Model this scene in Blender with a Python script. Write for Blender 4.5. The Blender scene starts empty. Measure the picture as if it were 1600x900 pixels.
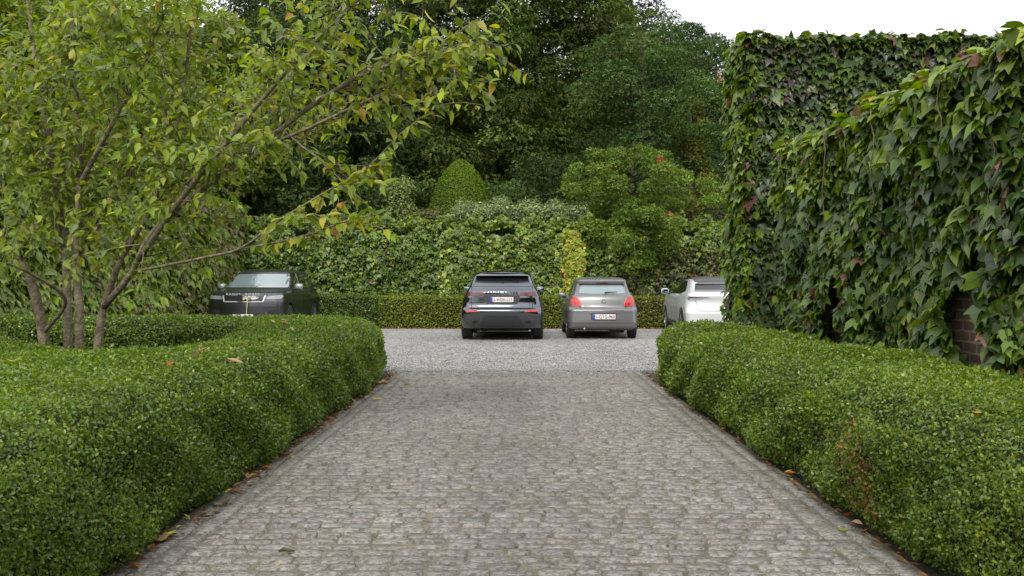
import bpy, bmesh, math, random
import numpy as np
from mathutils import Vector, Matrix
from mathutils.bvhtree import BVHTree
rng = np.random.default_rng(7)
random.seed(7)
C = bpy.context.scene.collection
R = math.radians
sc = bpy.context.scene

# ---------------------------------------------------------------- camera, sky, sun, exposure
F = 1370.0            # focal length in photo pixels
CAMH = 1.3
cam = bpy.data.cameras.new('camera'); camo = bpy.data.objects.new('camera', cam); C.objects.link(camo)
cam.sensor_width = 36.0; cam.lens = 36.0 * F / 1600.0
cam.clip_start = 0.05; cam.clip_end = 1000
camo.location = (0, 0, CAMH)
camo.rotation_euler = (R(90 - 0.29), 0, R(0.376))
sc.camera = camo

SUN_EL, SUN_AZ = 42.0, 188.0      # azimuth clockwise from +Y: behind and left of the camera
w = bpy.data.worlds.new('World'); sc.world = w; w.use_nodes = True
nt = w.node_tree; nt.nodes.clear()
sky = nt.nodes.new('ShaderNodeTexSky'); sky.sky_type = 'NISHITA'; sky.sun_disc = False
sky.sun_elevation = R(SUN_EL); sky.sun_rotation = R(SUN_AZ); sky.dust_density = 3.0; sky.air_density = 1.0
mixn = nt.nodes.new('ShaderNodeMix'); mixn.data_type = 'RGBA'
mixn.inputs[0].default_value = 0.88
cloud_tc = nt.nodes.new('ShaderNodeTexCoord'); cloud_n = nt.nodes.new('ShaderNodeTexNoise')
cloud_n.inputs['Scale'].default_value = 2.2; cloud_n.inputs['Detail'].default_value = 4
nt.links.new(cloud_tc.outputs['Generated'], cloud_n.inputs['Vector'])
cr = nt.nodes.new('ShaderNodeValToRGB')
cr.color_ramp.elements[0].position = .3; cr.color_ramp.elements[0].color = (6.6, 6.75, 6.95, 1)
cr.color_ramp.elements[1].position = .7; cr.color_ramp.elements[1].color = (11.8, 11.8, 11.8, 1)
nt.links.new(cloud_n.outputs['Fac'], cr.inputs[0])
nt.links.new(sky.outputs[0], mixn.inputs[6]); nt.links.new(cr.outputs[0], mixn.inputs[7])
bg = nt.nodes.new('ShaderNodeBackground'); bg.inputs[1].default_value = 0.10
out = nt.nodes.new('ShaderNodeOutputWorld')
nt.links.new(mixn.outputs[2], bg.inputs[0]); nt.links.new(bg.outputs[0], out.inputs[0])

sun = bpy.data.lights.new('sun', 'SUN'); suno = bpy.data.objects.new('sun', sun); C.objects.link(suno)
sun.energy = 1.4; sun.angle = R(22); sun.color = (1.0, 0.96, 0.9)
az = R(SUN_AZ); el = R(SUN_EL)
d = Vector((math.sin(az) * math.cos(el), math.cos(az) * math.cos(el), math.sin(el)))
suno.rotation_euler = d.to_track_quat('Z', 'Y').to_euler()
suno.location = (-5, -8, 14)

sc.view_settings.view_transform = 'Standard'; sc.view_settings.look = 'None'
sc.view_settings.gamma = 1.0; sc.view_settings.exposure = 0.80
sc.view_settings.use_curve_mapping = False
sc.render.engine = 'CYCLES'
sc.cycles.max_bounces = 7; sc.cycles.diffuse_bounces = 4; sc.cycles.glossy_bounces = 3
sc.cycles.transmission_bounces = 4; sc.cycles.use_denoising = True
sc.cycles.caustics_reflective = False; sc.cycles.caustics_refractive = False

# ---------------------------------------------------------------- helpers
def at(px, py, D):
    """a point D metres in front of the camera that shows near photo pixel px, py"""
    return np.array([(px - 809) / F * D, D, CAMH - (py - 443) / F * D])

def tag(o, label=None, cat=None, group=None, kind=None):
    if label: o['label'] = label
    if cat: o['category'] = cat
    if group: o['group'] = group
    if kind: o['kind'] = kind
    return o

def empty(name, loc, label=None, cat=None, group=None, parent=None, rz=0):
    o = bpy.data.objects.new(name, None); C.objects.link(o)
    o.empty_display_size = .2; o.location = loc; o.rotation_euler = (0, 0, rz)
    if parent: o.parent = parent
    return tag(o, label, cat, group)

def new_mat(name, color=(.5, .5, .5), rough=.6, metal=0, spec=.5, coat=0, emission=None):
    m = bpy.data.materials.new(name); m.use_nodes = True
    b = m.node_tree.nodes['Principled BSDF']
    b.inputs['Base Color'].default_value = (*color, 1); b.inputs['Roughness'].default_value = rough
    b.inputs['Metallic'].default_value = metal; b.inputs['Specular IOR Level'].default_value = spec
    b.inputs['Coat Weight'].default_value = coat; b.inputs['Coat Roughness'].default_value = .04
    return m

def N(m, t, **kw):
    n = m.node_tree.nodes.new(t)
    for k, v in kw.items():
        if k.startswith('i_'): n.inputs[k[2:].replace('_', ' ')].default_value = v
        else: setattr(n, k, v)
    return n
def L(m, a, b): m.node_tree.links.new(a, b)

def leaf_mat(name, rough=.42, transl=.3, spec=.45):
    """base colour of every leaf comes from the leaf's own colour attribute"""
    m = bpy.data.materials.new(name); m.use_nodes = True
    b = m.node_tree.nodes['Principled BSDF']; o = m.node_tree.nodes['Material Output']
    a = N(m, 'ShaderNodeAttribute', attribute_name='Col')
    L(m, a.outputs['Color'], b.inputs['Base Color'])
    b.inputs['Roughness'].default_value = rough; b.inputs['Specular IOR Level'].default_value = spec
    t = N(m, 'ShaderNodeBsdfTranslucent'); hs = N(m, 'ShaderNodeHueSaturation')
    hs.inputs['Saturation'].default_value = 1.15; hs.inputs['Value'].default_value = 1.5
    L(m, a.outputs['Color'], hs.inputs['Color']); L(m, hs.outputs[0], t.inputs['Color'])
    x = N(m, 'ShaderNodeMixShader'); x.inputs[0].default_value = transl
    L(m, b.outputs[0], x.inputs[1]); L(m, t.outputs[0], x.inputs[2]); L(m, x.outputs[0], o.inputs['Surface'])
    return m

def noisy_mat(name, c1, c2, scale=5, rough=.85, bump=.3, detail=6, bscale=None, dist=.02):
    m = new_mat(name, c1, rough)
    b = m.node_tree.nodes['Principled BSDF']
    tc = N(m, 'ShaderNodeTexCoord'); n = N(m, 'ShaderNodeTexNoise'); n.inputs['Scale'].default_value = scale
    n.inputs['Detail'].default_value = detail
    r = N(m, 'ShaderNodeValToRGB'); r.color_ramp.elements[0].position = .35; r.color_ramp.elements[1].position = .68
    r.color_ramp.elements[0].color = (*c1, 1); r.color_ramp.elements[1].color = (*c2, 1)
    L(m, tc.outputs['Object'], n.inputs['Vector']); L(m, n.outputs['Fac'], r.inputs[0]); L(m, r.outputs[0], b.inputs['Base Color'])
    if bump:
        n2 = N(m, 'ShaderNodeTexNoise'); n2.inputs['Scale'].default_value = bscale or scale * 5; n2.inputs['Detail'].default_value = 5
        bp = N(m, 'ShaderNodeBump'); bp.inputs['Strength'].default_value = bump; bp.inputs['Distance'].default_value = dist
        L(m, tc.outputs['Object'], n2.inputs['Vector']); L(m, n2.outputs['Fac'], bp.inputs['Height']); L(m, bp.outputs[0], b.inputs['Normal'])
    return m

def mesh_np(name, V, faces_idx, face_len, mat, parent=None, col=None, smooth=False):
    """V (n,3); faces_idx flat loop array; face_len length of each face"""
    me = bpy.data.meshes.new(name)
    me.vertices.add(len(V)); me.vertices.foreach_set('co', np.ascontiguousarray(V, dtype=np.float32).ravel())
    me.loops.add(len(faces_idx)); me.loops.foreach_set('vertex_index', np.ascontiguousarray(faces_idx, dtype=np.int32))
    me.polygons.add(len(face_len))
    st = np.concatenate([[0], np.cumsum(face_len)[:-1]]).astype(np.int32)
    me.polygons.foreach_set('loop_start', st)
    me.update(calc_edges=True)
    if col is not None:
        ca = me.color_attributes.new('Col', 'FLOAT_COLOR', 'POINT')
        c4 = np.ones((len(V), 4), np.float32); c4[:, :3] = col; ca.data.foreach_set('color', c4.ravel())
    if smooth: me.polygons.foreach_set('use_smooth', np.ones(len(face_len), bool))
    me.validate()
    if mat: me.materials.append(mat)
    o = bpy.data.objects.new(name, me); C.objects.link(o)
    if parent: o.parent = parent
    return o

def mesh_py(name, verts, faces, mat, parent=None, smooth=False):
    me = bpy.data.meshes.new(name); me.from_pydata([tuple(v) for v in verts], [], faces); me.update()
    if smooth: me.polygons.foreach_set('use_smooth', np.ones(len(me.polygons), bool))
    if mat: me.materials.append(mat)
    o = bpy.data.objects.new(name, me); C.objects.link(o)
    if parent: o.parent = parent
    return o

def nrm(a): return a / np.maximum(np.linalg.norm(a, axis=-1, keepdims=True), 1e-9)

# leaf templates: vertices (u across, v along, w out of the leaf plane), faces
T_BOX = (np.array([(0, 0, 0), (.30, .5, .10), (0, 1, 0), (-.30, .5, .10)]), [(0, 1, 2, 3)])
T_OVAL = (np.array([(0, 0, 0), (.20, .20, .05), (.25, .45, .06), (.15, .78, .0), (0, 1.12, -.16), (-.15, .78, .0), (-.25, .45, .06), (-.20, .20, .05), (0, .5, -.03)]),
          [(0, 1, 2, 8), (8, 2, 3, 4), (0, 8, 6, 7), (8, 4, 5, 6)])
T_LOBE = (np.array([(0, 0, 0), (0, .45, -.02), (0, 1.08, -.22),
                    (.20, -.12, .05), (.40, .02, .03), (.60, .54, -.16), (.34, .48, .05), (.22, .70, .0),
                    (-.20, -.12, .05), (-.40, .02, .03), (-.60, .54, -.16), (-.34, .48, .05), (-.22, .70, .0)]),
          [(0, 3, 4, 6, 1), (4, 5, 6), (1, 6, 7, 2), (0, 1, 11, 9, 8), (9, 11, 10), (1, 2, 12, 11)])
T_SPRAY = (np.array([(0, 0, 0), (.34, .45, .12), (.06, .40, 0), (.10, 1, .05), (-.30, .60, -.1), (-.05, .35, 0)]),
           [(0, 1, 2, 5), (2, 3, 4, 5)])

def leaves(name, P, Nn, V, size, col, tmpl, mat, parent=None, extra=None):
    """one leaf per row of P: Nn the leaf's face normal, V the direction of its tip"""
    T, Fc = tmpl
    n = len(P); k = len(T)
    Nn = nrm(Nn); V = nrm(V - Nn * np.sum(V * Nn, 1, keepdims=True)); U = np.cross(V, Nn)
    s = size[:, None, None] if np.ndim(size) else size
    co = P[:, None, :] + s * (T[None, :, 0, None] * U[:, None, :] + T[None, :, 1, None] * V[:, None, :] + T[None, :, 2, None] * Nn[:, None, :])
    co = co.reshape(-1, 3)
    fl = np.tile(np.array([len(f) for f in Fc], np.int32), n)
    base = np.array([i for f in Fc for i in f], np.int32)
    idx = (base[None, :] + (np.arange(n, dtype=np.int32) * k)[:, None]).ravel()
    cc = np.repeat(np.clip(col, .002, .9), k, axis=0)
    return mesh_np(name, co, idx, fl, mat, parent, cc, smooth=len(T) > 5)

def pick(pal, wts, n, jit=.22):
    pal = np.array(pal); wts = np.array(wts, float); wts /= wts.sum()
    c = pal[rng.choice(len(pal), n, p=wts)]
    return c * (1 + rng.normal(0, jit, (n, 1))).clip(.5, 1.7) * (1 + rng.normal(0, .06, (n, 3)))

def lump(x, y, z=0, s=1.0):
    return (np.sin(x * 2.3 * s + 1.3 * np.sin(y * 1.7 * s) + z) + np.sin(y * 3.1 * s + 1.1 * np.sin(x * 2.9 * s + z * 2)) * .7
            + np.sin((x + y) * 5.3 * s + z * 4.1) * .4 + np.sin((x - y * 1.3) * 8.7 * s + z * 6.3) * .25) / 2.35

def tubes(name, lines, mat, parent=None, seg=7):
    """lines: list of (points, radii); every line a tapered tube, all in one mesh"""
    V = []; Fs = []
    for pts, rad in lines:
        pts = [Vector(p) for p in pts]; off = len(V); n = len(pts)
        up = Vector((.3, .9, .2)).normalized()
        for i, p in enumerate(pts):
            t = (pts[min(i + 1, n - 1)] - pts[max(i - 1, 0)]).normalized()
            a = t.cross(up)
            if a.length < .05: a = t.cross(Vector((1, 0, 0)))
            a.normalize(); b = t.cross(a)
            for k in range(seg):
                th = 2 * math.pi * k / seg
                V.append(p + (a * math.cos(th) + b * math.sin(th)) * rad[i])
        for i in range(n - 1):
            for k in range(seg):
                a0 = off + i * seg + k; a1 = off + i * seg + (k + 1) % seg
                Fs.append((a0, a1, a1 + seg, a0 + seg))
        Fs.append(tuple(off + (n - 1) * seg + k for k in range(seg)))
        Fs.append(tuple(off + seg - 1 - k for k in range(seg)))
    return mesh_py(name, V, Fs, mat, parent, smooth=True)

def spline(pts, n):
    pts = np.array(pts, float); m = len(pts)
    p = np.vstack([2 * pts[0] - pts[1], pts, 2 * pts[-1] - pts[-2]])
    t = np.linspace(0, m - 1 - 1e-6, n); i = t.astype(int); f = (t - i)[:, None]
    p0, p1, p2, p3 = p[i], p[i + 1], p[i + 2], p[i + 3]
    return .5 * ((2 * p1) + (-p0 + p2) * f + (2 * p0 - 5 * p1 + 4 * p2 - p3) * f ** 2 + (-p0 + 3 * p1 - 3 * p2 + p3) * f ** 3)

# ---------------------------------------------------------------- materials of plants
M_box = leaf_mat('box_leaf', .36, .38, .5)
M_ivy = leaf_mat('creeper_leaf', .38, .30, .5)
M_tree = leaf_mat('tree_leaf', .48, .38)
M_con = leaf_mat('conifer_spray', .75, .25, .12)
M_dry = leaf_mat('dry_leaf', .7, .2, .2)
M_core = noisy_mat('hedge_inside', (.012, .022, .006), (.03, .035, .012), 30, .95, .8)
M_bark = noisy_mat('bark', (.11, .09, .058), (.27, .225, .145), 14, .85, 1.0, bscale=40)
M_dbark = noisy_mat('dark_bark', (.045, .035, .025), (.09, .07, .05), 9, .9, .6)
M_stem = noisy_mat('creeper_stem', (.10, .075, .05), (.20, .15, .10), 20, .9, .4)

# ---------------------------------------------------------------- ground, drive, courtyard
def sheet(name, x0, x1, y0, y1, z, mat):
    o = mesh_py(name, [(x0, y0, z), (x1, y0, z), (x1, y1, z), (x0, y1, z)], [(0, 1, 2, 3)], mat)
    return tag(o, kind='structure')
M_soil = noisy_mat('soil', (.035, .026, .016), (.075, .055, .032), 14, .95, .9)
M_grass = noisy_mat('lawn', (.03, .05, .014), (.06, .085, .022), 8, .95, .8)
sheet('ground', -300, 300, -300, 500, -.05, M_grass)
sheet('bed_soil', -14, -1.86, -6, 14.2, -.02, M_soil)
s2 = sheet('bed_soil', 1.84, 9, -6, 13.0, -.02, M_soil)

# courtyard: pale granite chippings
M_grav = new_mat('pale_chippings', (.45, .45, .44), .85)
b = M_grav.node_tree.nodes['Principled BSDF']
tc = N(M_grav, 'ShaderNodeTexCoord')
vo = N(M_grav, 'ShaderNodeTexVoronoi'); vo.inputs['Scale'].default_value = 20
r1 = N(M_grav, 'ShaderNodeValToRGB'); e = r1.color_ramp.elements
e[0].position = 0; e[0].color = (.12, .118, .113, 1); e[1].position = 1; e[1].color = (.40, .395, .385, 1)
e2 = e.new(.3); e2.color = (.29, .286, .278, 1)
sep = N(M_grav, 'ShaderNodeSeparateColor')
L(M_grav, tc.outputs['Object'], vo.inputs['Vector']); L(M_grav, vo.outputs['Color'], sep.inputs[0]); L(M_grav, sep.outputs[0], r1.inputs[0])
no = N(M_grav, 'ShaderNodeTexNoise'); no.inputs['Scale'].default_value = .9; no.inputs['Detail'].default_value = 5
L(M_grav, tc.outputs['Object'], no.inputs['Vector'])
r2 = N(M_grav, 'ShaderNodeValToRGB'); r2.color_ramp.elements[0].position = .35; r2.color_ramp.elements[0].color = (.80, .79, .77, 1)
r2.color_ramp.elements[1].position = .65; r2.color_ramp.elements[1].color = (1, 1, 1, 1)
L(M_grav, no.outputs['Fac'], r2.inputs[0])
mx = N(M_grav, 'ShaderNodeMix', data_type='RGBA', blend_type='MULTIPLY'); mx.inputs[0].default_value = 1
L(M_grav, r1.outputs[0], mx.inputs[6]); L(M_grav, r2.outputs[0], mx.inputs[7]); L(M_grav, mx.outputs[2], b.inputs['Base Color'])
bp = N(M_grav, 'ShaderNodeBump'); bp.inputs['Strength'].default_value = .6; bp.inputs['Distance'].default_value = .02
L(M_grav, vo.outputs['Distance'], bp.inputs['Height']); bp.invert = True; L(M_grav, bp.outputs[0], b.inputs['Normal'])
sheet('courtyard', -14, 16, 13.05, 27.6, 0, M_grav)

# stone setts of the drive: every stone modelled, in one mesh
M_sett = new_mat('worn_setts', (.3, .29, .27), .72, spec=.4)
b = M_sett.node_tree.nodes['Principled BSDF']
tc = N(M_sett, 'ShaderNodeTexCoord'); at_ = N(M_sett, 'ShaderNodeAttribute', attribute_name='Col')
n1 = N(M_sett, 'ShaderNodeTexNoise'); n1.inputs['Scale'].default_value = 40; n1.inputs['Detail'].default_value = 10; n1.inputs['Roughness'].default_value = .8
n1.inputs['Distortion'].default_value = .3
mp = N(M_sett, 'ShaderNodeMapping'); mp.inputs['Scale'].default_value = (.8, 1.35, 1)
L(M_sett, tc.outputs['Object'], mp.inputs[0]); L(M_sett, mp.outputs[0], n1.inputs['Vector'])
r1 = N(M_sett, 'ShaderNodeValToRGB'); e = r1.color_ramp.elements
e[0].position = .43; e[0].color = (.50, .49, .48, 1); e[1].position = .58; e[1].color = (1.55, 1.54, 1.53, 1)
L(M_sett, n1.outputs['Fac'], r1.inputs[0])
n3 = N(M_sett, 'ShaderNodeTexNoise'); n3.inputs['Scale'].default_value = .8; n3.inputs['Detail'].default_value = 4
L(M_sett, tc.outputs['Object'], n3.inputs['Vector'])
r3 = N(M_sett, 'ShaderNodeValToRGB'); r3.color_ramp.elements[0].position = .35; r3.color_ramp.elements[0].color = (.88, .87, .85, 1)
r3.color_ramp.elements[1].position = .65; r3.color_ramp.elements[1].color = (1.08, 1.08, 1.08, 1)
L(M_sett, n3.outputs['Fac'], r3.inputs[0])
m1 = N(M_sett, 'ShaderNodeMix', data_type='RGBA', blend_type='MULTIPLY'); m1.inputs[0].default_value = 1
m2 = N(M_sett, 'ShaderNodeMix', data_type='RGBA', blend_type='MULTIPLY'); m2.inputs[0].default_value = 1
L(M_sett, at_.outputs['Color'], m1.inputs[6]); L(M_sett, r1.outputs[0], m1.inputs[7])
L(M_sett, m1.outputs[2], m2.inputs[6]); L(M_sett, r3.outputs[0], m2.inputs[7]); L(M_sett, m2.outputs[2], b.inputs['Base Color'])
n2 = N(M_sett, 'ShaderNodeTexNoise'); n2.inputs['Scale'].default_value = 45; n2.inputs['Detail'].default_value = 6
bp = N(M_sett, 'ShaderNodeBump'); bp.inputs['Strength'].default_value = .45; bp.inputs['Distance'].default_value = .010
L(M_sett, mp.outputs[0], n2.inputs['Vector']); L(M_sett, n2.outputs['Fac'], bp.inputs['Height']); L(M_sett, bp.outputs[0], b.inputs['Normal'])

M_joint = noisy_mat('sandy_joints', (.10, .088, .06), (.21, .185, .13), 7, .95, .5, bscale=120)
joint = sheet('driveway_joints', -1.86, 1.84, -4, 13.0, -.0085, M_joint)

SV = []; SF = []; SL = []; SC = []
gx = np.array([0, .05, .5, .95, 1.0]); gy = np.array([0, .09, .5, .91, 1.0])
def sett(x0, x1, y0, y1, zt, colr):
    off = len(SV)
    wx, wy = x1 - x0, y1 - y0
    sk = rng.normal(0, .006, 8)
    for j, v in enumerate(gy):
        for i, u in enumerate(gx):
            edge = (i in (0, 4)) or (j in (0, 4))
            x = x0 + u * wx; y = y0 + v * wy
            x += sk[0] * (1 - u) * v + sk[1] * u * (1 - v) + sk[2] * u * v
            y += sk[3] * (1 - v) * u + sk[4] * v * (1 - u) + sk[5] * v * u
            if (i in (0, 4)) and (j in (0, 4)):
                x += (.5 - u) * .016; y += (.5 - v) * .014
            z = zt - .015 if edge else zt + rng.normal(0, .0016) + (.002 if (i == 2 or j == 2) else 0)
            SV.append((x, y, z)); SC.append(colr)
    for j in range(4):
        for i in range(4):
            a = off + j * 5 + i; SF.extend((a, a + 1, a + 6, a + 5)); SL.append(4)
y = -3.0
while y < 12.92:
    h = rng.uniform(.086, .112)
    x = -1.60 + rng.uniform(-.0, .02)
    x = -1.60
    first = True
    while x < 1.55:
        wd = rng.uniform(.11, .21)
        if first: wd *= rng.uniform(.5, 1); first = False
        if 1.56 - (x + wd) < .09: wd = 1.56 - x
        c = np.array([.208, .195, .179]) * (1 + rng.normal(0, .075)) * (1 - .16 * math.exp(-((x + .1) / .45) ** 2)) * (1 + rng.normal(0, .009, 3))
        g = rng.uniform(.003, .010)
        if rng.random() < .09: g = .028
        yo = .012 * math.sin(x * 1.7 + y * .35) + rng.normal(0, .005)
        sett(x + g / 2, x + wd - g / 2, y + .008 + yo, min(y + h - .007 + yo, 12.97), rng.normal(0, .003), c)
        x += wd
    y += h
for xa, xb in ((-1.84, -1.72), (-1.712, -1.608), (1.57, 1.70), (1.71, 1.80)):
    y = -3.0
    while y < 12.8:
        h = rng.uniform(.2, .34)
        c = np.array([.182, .176, .155]) * (1 + rng.normal(0, .09))
        sett(xa, xb, y + .006, min(y + h - .006, 12.97), rng.normal(.001, .002) , c); y += h
drv = mesh_np('driveway', np.array(SV), np.array(SF), np.array(SL), M_sett, None, np.array(SC), smooth=True)
tag(drv, kind='structure')
M_edge = noisy_mat('edging_stone', (.09, .088, .082), (.16, .155, .145), 8, .85, .4)
o = mesh_py('edging_strip', [(-2.2, 13.005, -.02), (2.6, 13.005, -.02), (2.6, 13.045, -.02), (-2.2, 13.045, -.02),
                             (-2.2, 13.005, .002), (2.6, 13.005, .002), (2.6, 13.045, .002), (-2.2, 13.045, .002)],
            [(0, 1, 5, 4), (1, 2, 6, 5), (2, 3, 7, 6), (3, 0, 4, 7), (4, 5, 6, 7)], M_edge); tag(o, kind='structure')

# ---------------------------------------------------------------- clipped box hedges
BOXPAL = [(.124, .194, .018), (.156, .234, .020), (.092, .152, .016), (.21, .285, .032), (.13, .195, .075), (.29, .28, .09)]
BOXW = [5, 4, 4, 1.6, 1.6, .15]
def poly_dist(P, poly):
    """distance to the closed polyline, and the sign (inside > 0)"""
    A = poly; B = np.roll(poly, -1, 0)
    dmin = np.full(len(P), 1e9); near = np.zeros((len(P), 2)); inside = np.zeros(len(P), bool)
    for a, b_ in zip(A, B):
        ab = b_ - a; t = np.clip(((P - a) @ ab) / (ab @ ab + 1e-12), 0, 1); q = a + t[:, None] * ab
        dd = np.linalg.norm(P - q, axis=1); m = dd < dmin; dmin[m] = dd[m]; near[m] = q[m]
        c = ((a[1] > P[:, 1]) != (b_[1] > P[:, 1]))
        xi = (b_[0] - a[0]) * (P[:, 1] - a[1]) / (b_[1] - a[1] + 1e-12) + a[0]
        inside ^= c & (P[:, 0] < xi)
    return dmin, near, inside

def hedge(name, poly, H, label, group=None, r=.16, pal=BOXPAL, wts=BOXW, k=4.4, L0=.0175, amp=.035, view=(0, 0, 1.3), patch=None, closed_n=None, lmax=.06, soft=.0):
    poly = np.array(poly, float)
    if closed_n:
        q = np.vstack([poly, poly[:1]]); poly = spline(q, closed_n + 1)[:-1]
    if np.sum(poly[:, 0] * np.roll(poly[:, 1], -1) - np.roll(poly[:, 0], -1) * poly[:, 1]) < 0: poly = poly[::-1]
    seg = np.roll(poly, -1, 0) - poly; sl = np.linalg.norm(seg, axis=1); per = sl.sum(); cum = np.concatenate([[0], np.cumsum(sl)])
    view = np.array(view)
    def size_at(P):
        dd = np.linalg.norm(P - view, axis=1); return np.clip(L0 * np.maximum(dd / 3.5, 1) ** .68, L0, lmax)
    Lmin = L0; dens = k / Lmin ** 2
    # sides (with the rounded shoulder left to the top sample)
    n = int(per * H * dens); out = []
    CH = 400000
    for s0 in range(0, n, CH):
        m = min(CH, n - s0)
        t = rng.uniform(0, per, m); i = np.clip(np.searchsorted(cum, t) - 1, 0, len(sl) - 1); f = (t - cum[i]) / sl[i]
        xy = poly[i] + f[:, None] * seg[i]; nn = np.stack([seg[i, 1], -seg[i, 0]], 1) / sl[i][:, None]
        z = rng.uniform(0.015, H - r * .45, m)
        P = np.column_stack([xy, z]); Nn = np.column_stack([nn, np.full(m, .12)])
        s = size_at(P); keep = rng.random(m) < (Lmin / s) ** 2
        P, Nn, s = P[keep], Nn[keep], s[keep]
        bulge = amp * lump(P[:, 0], P[:, 1], P[:, 2] * 3) + .02 * np.sin(P[:, 2] * 9 + P[:, 1] * 5) + .022 * lump(P[:, 0] * 3.1, P[:, 1] * 3.7, P[:, 2] * 9)
        under = -.07 * np.clip(1 - P[:, 2] / .14, 0, 1)
        shoulder = -r * (1 - np.sqrt(np.clip(1 - (np.clip(P[:, 2] - (H - r), 0, r) / r) ** 2, 0, 1)))
        P[:, :2] += Nn[:, :2] * (bulge + under + shoulder)[:, None]
        out.append((P, Nn, s))
    lo, hi = poly.min(0), poly.max(0); n = int(np.prod(hi - lo) * dens)
    for s0 in range(0, n, CH):
        m = min(CH, n - s0)
        xy = rng.uniform(lo, hi, (m, 2)); P = np.column_stack([xy, np.full(m, H)]); s = size_at(P)
        keep = rng.random(m) < (Lmin / s) ** 2
        P, s = P[keep], s[keep]
        if not len(P): continue
        dd, near, ins = poly_dist(P[:, :2], poly); P, s, dd, near = P[ins], s[ins], dd[ins], near[ins]
        a = np.clip((r - dd) / r, 0, 1)
        P[:, 2] = H - r * (1 - np.sqrt(1 - a ** 2 * .98)) + amp * .8 * lump(P[:, 0], P[:, 1], 2) + .018 * lump(P[:, 0] * 3.3, P[:, 1] * 3.3, 5)
        on = nrm(near - P[:, :2]); Nn = np.column_stack([on * a[:, None], 1.05 - a]); out.append((P, Nn, s))
    P = np.vstack([o[0] for o in out]); Nn = nrm(np.vstack([o[1] for o in out])); s = np.concatenate([o[2] for o in out])
    m = len(P)
    P = P - Nn * (rng.random((m, 1)) ** 1.6 * .055) + Nn * np.where(rng.random((m, 1)) < .05, .03 * rng.random((m, 1)), 0)
    P += rng.normal(0, .004, (m, 3))
    nl = nrm(Nn * .75 + rng.normal(0, .55, (m, 3)) + np.array([0, 0, .35]))
    tip = nrm(rng.normal(0, .6, (m, 3)) + Nn * .5 + np.array([0, 0, .7]))
    col = pick(pal, wts, m)
    tone = 1 + .16 * lump(P[:, 0] * .9, P[:, 1] * .9, P[:, 2] * 2)
    col = col * tone[:, None]
    ng = (lump(P[:, 0] * 1.7 + 3, P[:, 1] * 1.9, P[:, 2] * 3) > .45) & (rng.random(m) < .35); col[ng] = col[ng] * np.array([1.45, 1.3, 1.2])
    thin = (lump(P[:, 0] * 2.9 - 5, P[:, 1] * 2.3, P[:, 2] * 4 + 2) > .62) & (rng.random(m) < .30); P[thin] -= Nn[thin] * .025; s[thin] *= .8
    if patch:
        for (c, rad, pc, prob) in patch:
            q = (np.linalg.norm((P - np.array(c)) / np.array(rad), axis=1) < 1 + rng.normal(0, .25, m)) & (rng.random(m) < prob)
            col[q] = np.array(pc) * (1 + rng.normal(0, .25, (q.sum(), 1))).clip(.4, 1.8)
    root = leaves(name, P, nl, tip, s * rng.uniform(.75, 1.25, m), col, T_BOX, M_box)
    tag(root, label, 'hedge', group)
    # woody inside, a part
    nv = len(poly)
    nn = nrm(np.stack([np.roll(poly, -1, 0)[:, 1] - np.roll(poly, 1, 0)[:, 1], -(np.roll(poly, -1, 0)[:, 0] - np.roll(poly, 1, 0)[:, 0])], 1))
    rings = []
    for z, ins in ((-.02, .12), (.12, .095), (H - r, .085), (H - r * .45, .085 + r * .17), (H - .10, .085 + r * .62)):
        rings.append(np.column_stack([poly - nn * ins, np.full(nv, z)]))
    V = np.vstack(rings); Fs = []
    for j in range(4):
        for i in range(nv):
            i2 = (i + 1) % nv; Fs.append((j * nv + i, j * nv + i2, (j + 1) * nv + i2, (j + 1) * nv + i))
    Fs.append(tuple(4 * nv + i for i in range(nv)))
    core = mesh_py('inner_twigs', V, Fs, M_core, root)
    print(name, m)
    return root

# the loop hedge left of the drive: along the drive, round the end, back along the courtyard
left_poly = [(-1.77, -3), (-1.77, 2), (-1.78, 6), (-1.78, 10), (-1.80, 11.8), (-1.93, 12.5), (-2.35, 13.1), (-3.0, 13.55), (-4.2, 13.9), (-6, 14.1), (-8.0, 13.9), (-8.1, 13.3),
             (-8.0, 12.75), (-6.5, 12.9), (-5.0, 12.8), (-4.0, 12.2), (-3.45, 11.0), (-3.1, 9.4), (-2.88, 7.6), (-2.95, 6.75), (-3.5, 7.1), (-4.6, 8.3), (-6.2, 10.2), (-7.5, 11.2), (-7.9, 8), (-7, 3), (-6, -3)]
hedge('box_hedge', left_poly, .79, 'curving clipped box hedge along the left edge of the drive, round the tree bed', r=.30, amp=.05, soft=.16)
right_poly = [(1.79, -3), (1.79, 2), (1.79, 6), (1.77, 10), (1.80, 11.4), (2.0, 12.1), (2.35, 12.6), (2.75, 12.8), (3.0, 12.6), (2.95, 11.6), (3.05, 10.6), (3.15, 8), (3.2, 4), (3.2, -3)]
hedge('box_hedge', right_poly, .75, 'broad clipped box hedge along the right edge of the drive, below the creeper wall', r=.31, amp=.065, soft=.18,
      pal=[(.136, .206, .019), (.174, .248, .022), (.100, .160, .016), (.235, .30, .04), (.145, .215, .085), (.31, .30, .09)],
      patch=[((1.77, 4.75, .42), (.12, .10, .16), (.26, .13, .045), .5), ((1.77, 4.5, .30), (.12, .07, .2), (.28, .14, .045), .45), ((1.77, 4.6, .12), (.12, .2, .08), (.25, .10, .03), .35),
             ((1.86, 11.3, .15), (.15, .25, .2), (.25, .12, .04), .25)])
FARPAL = [(.15, .19, .012), (.185, .225, .013), (.115, .15, .012), (.23, .25, .018)]
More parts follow.
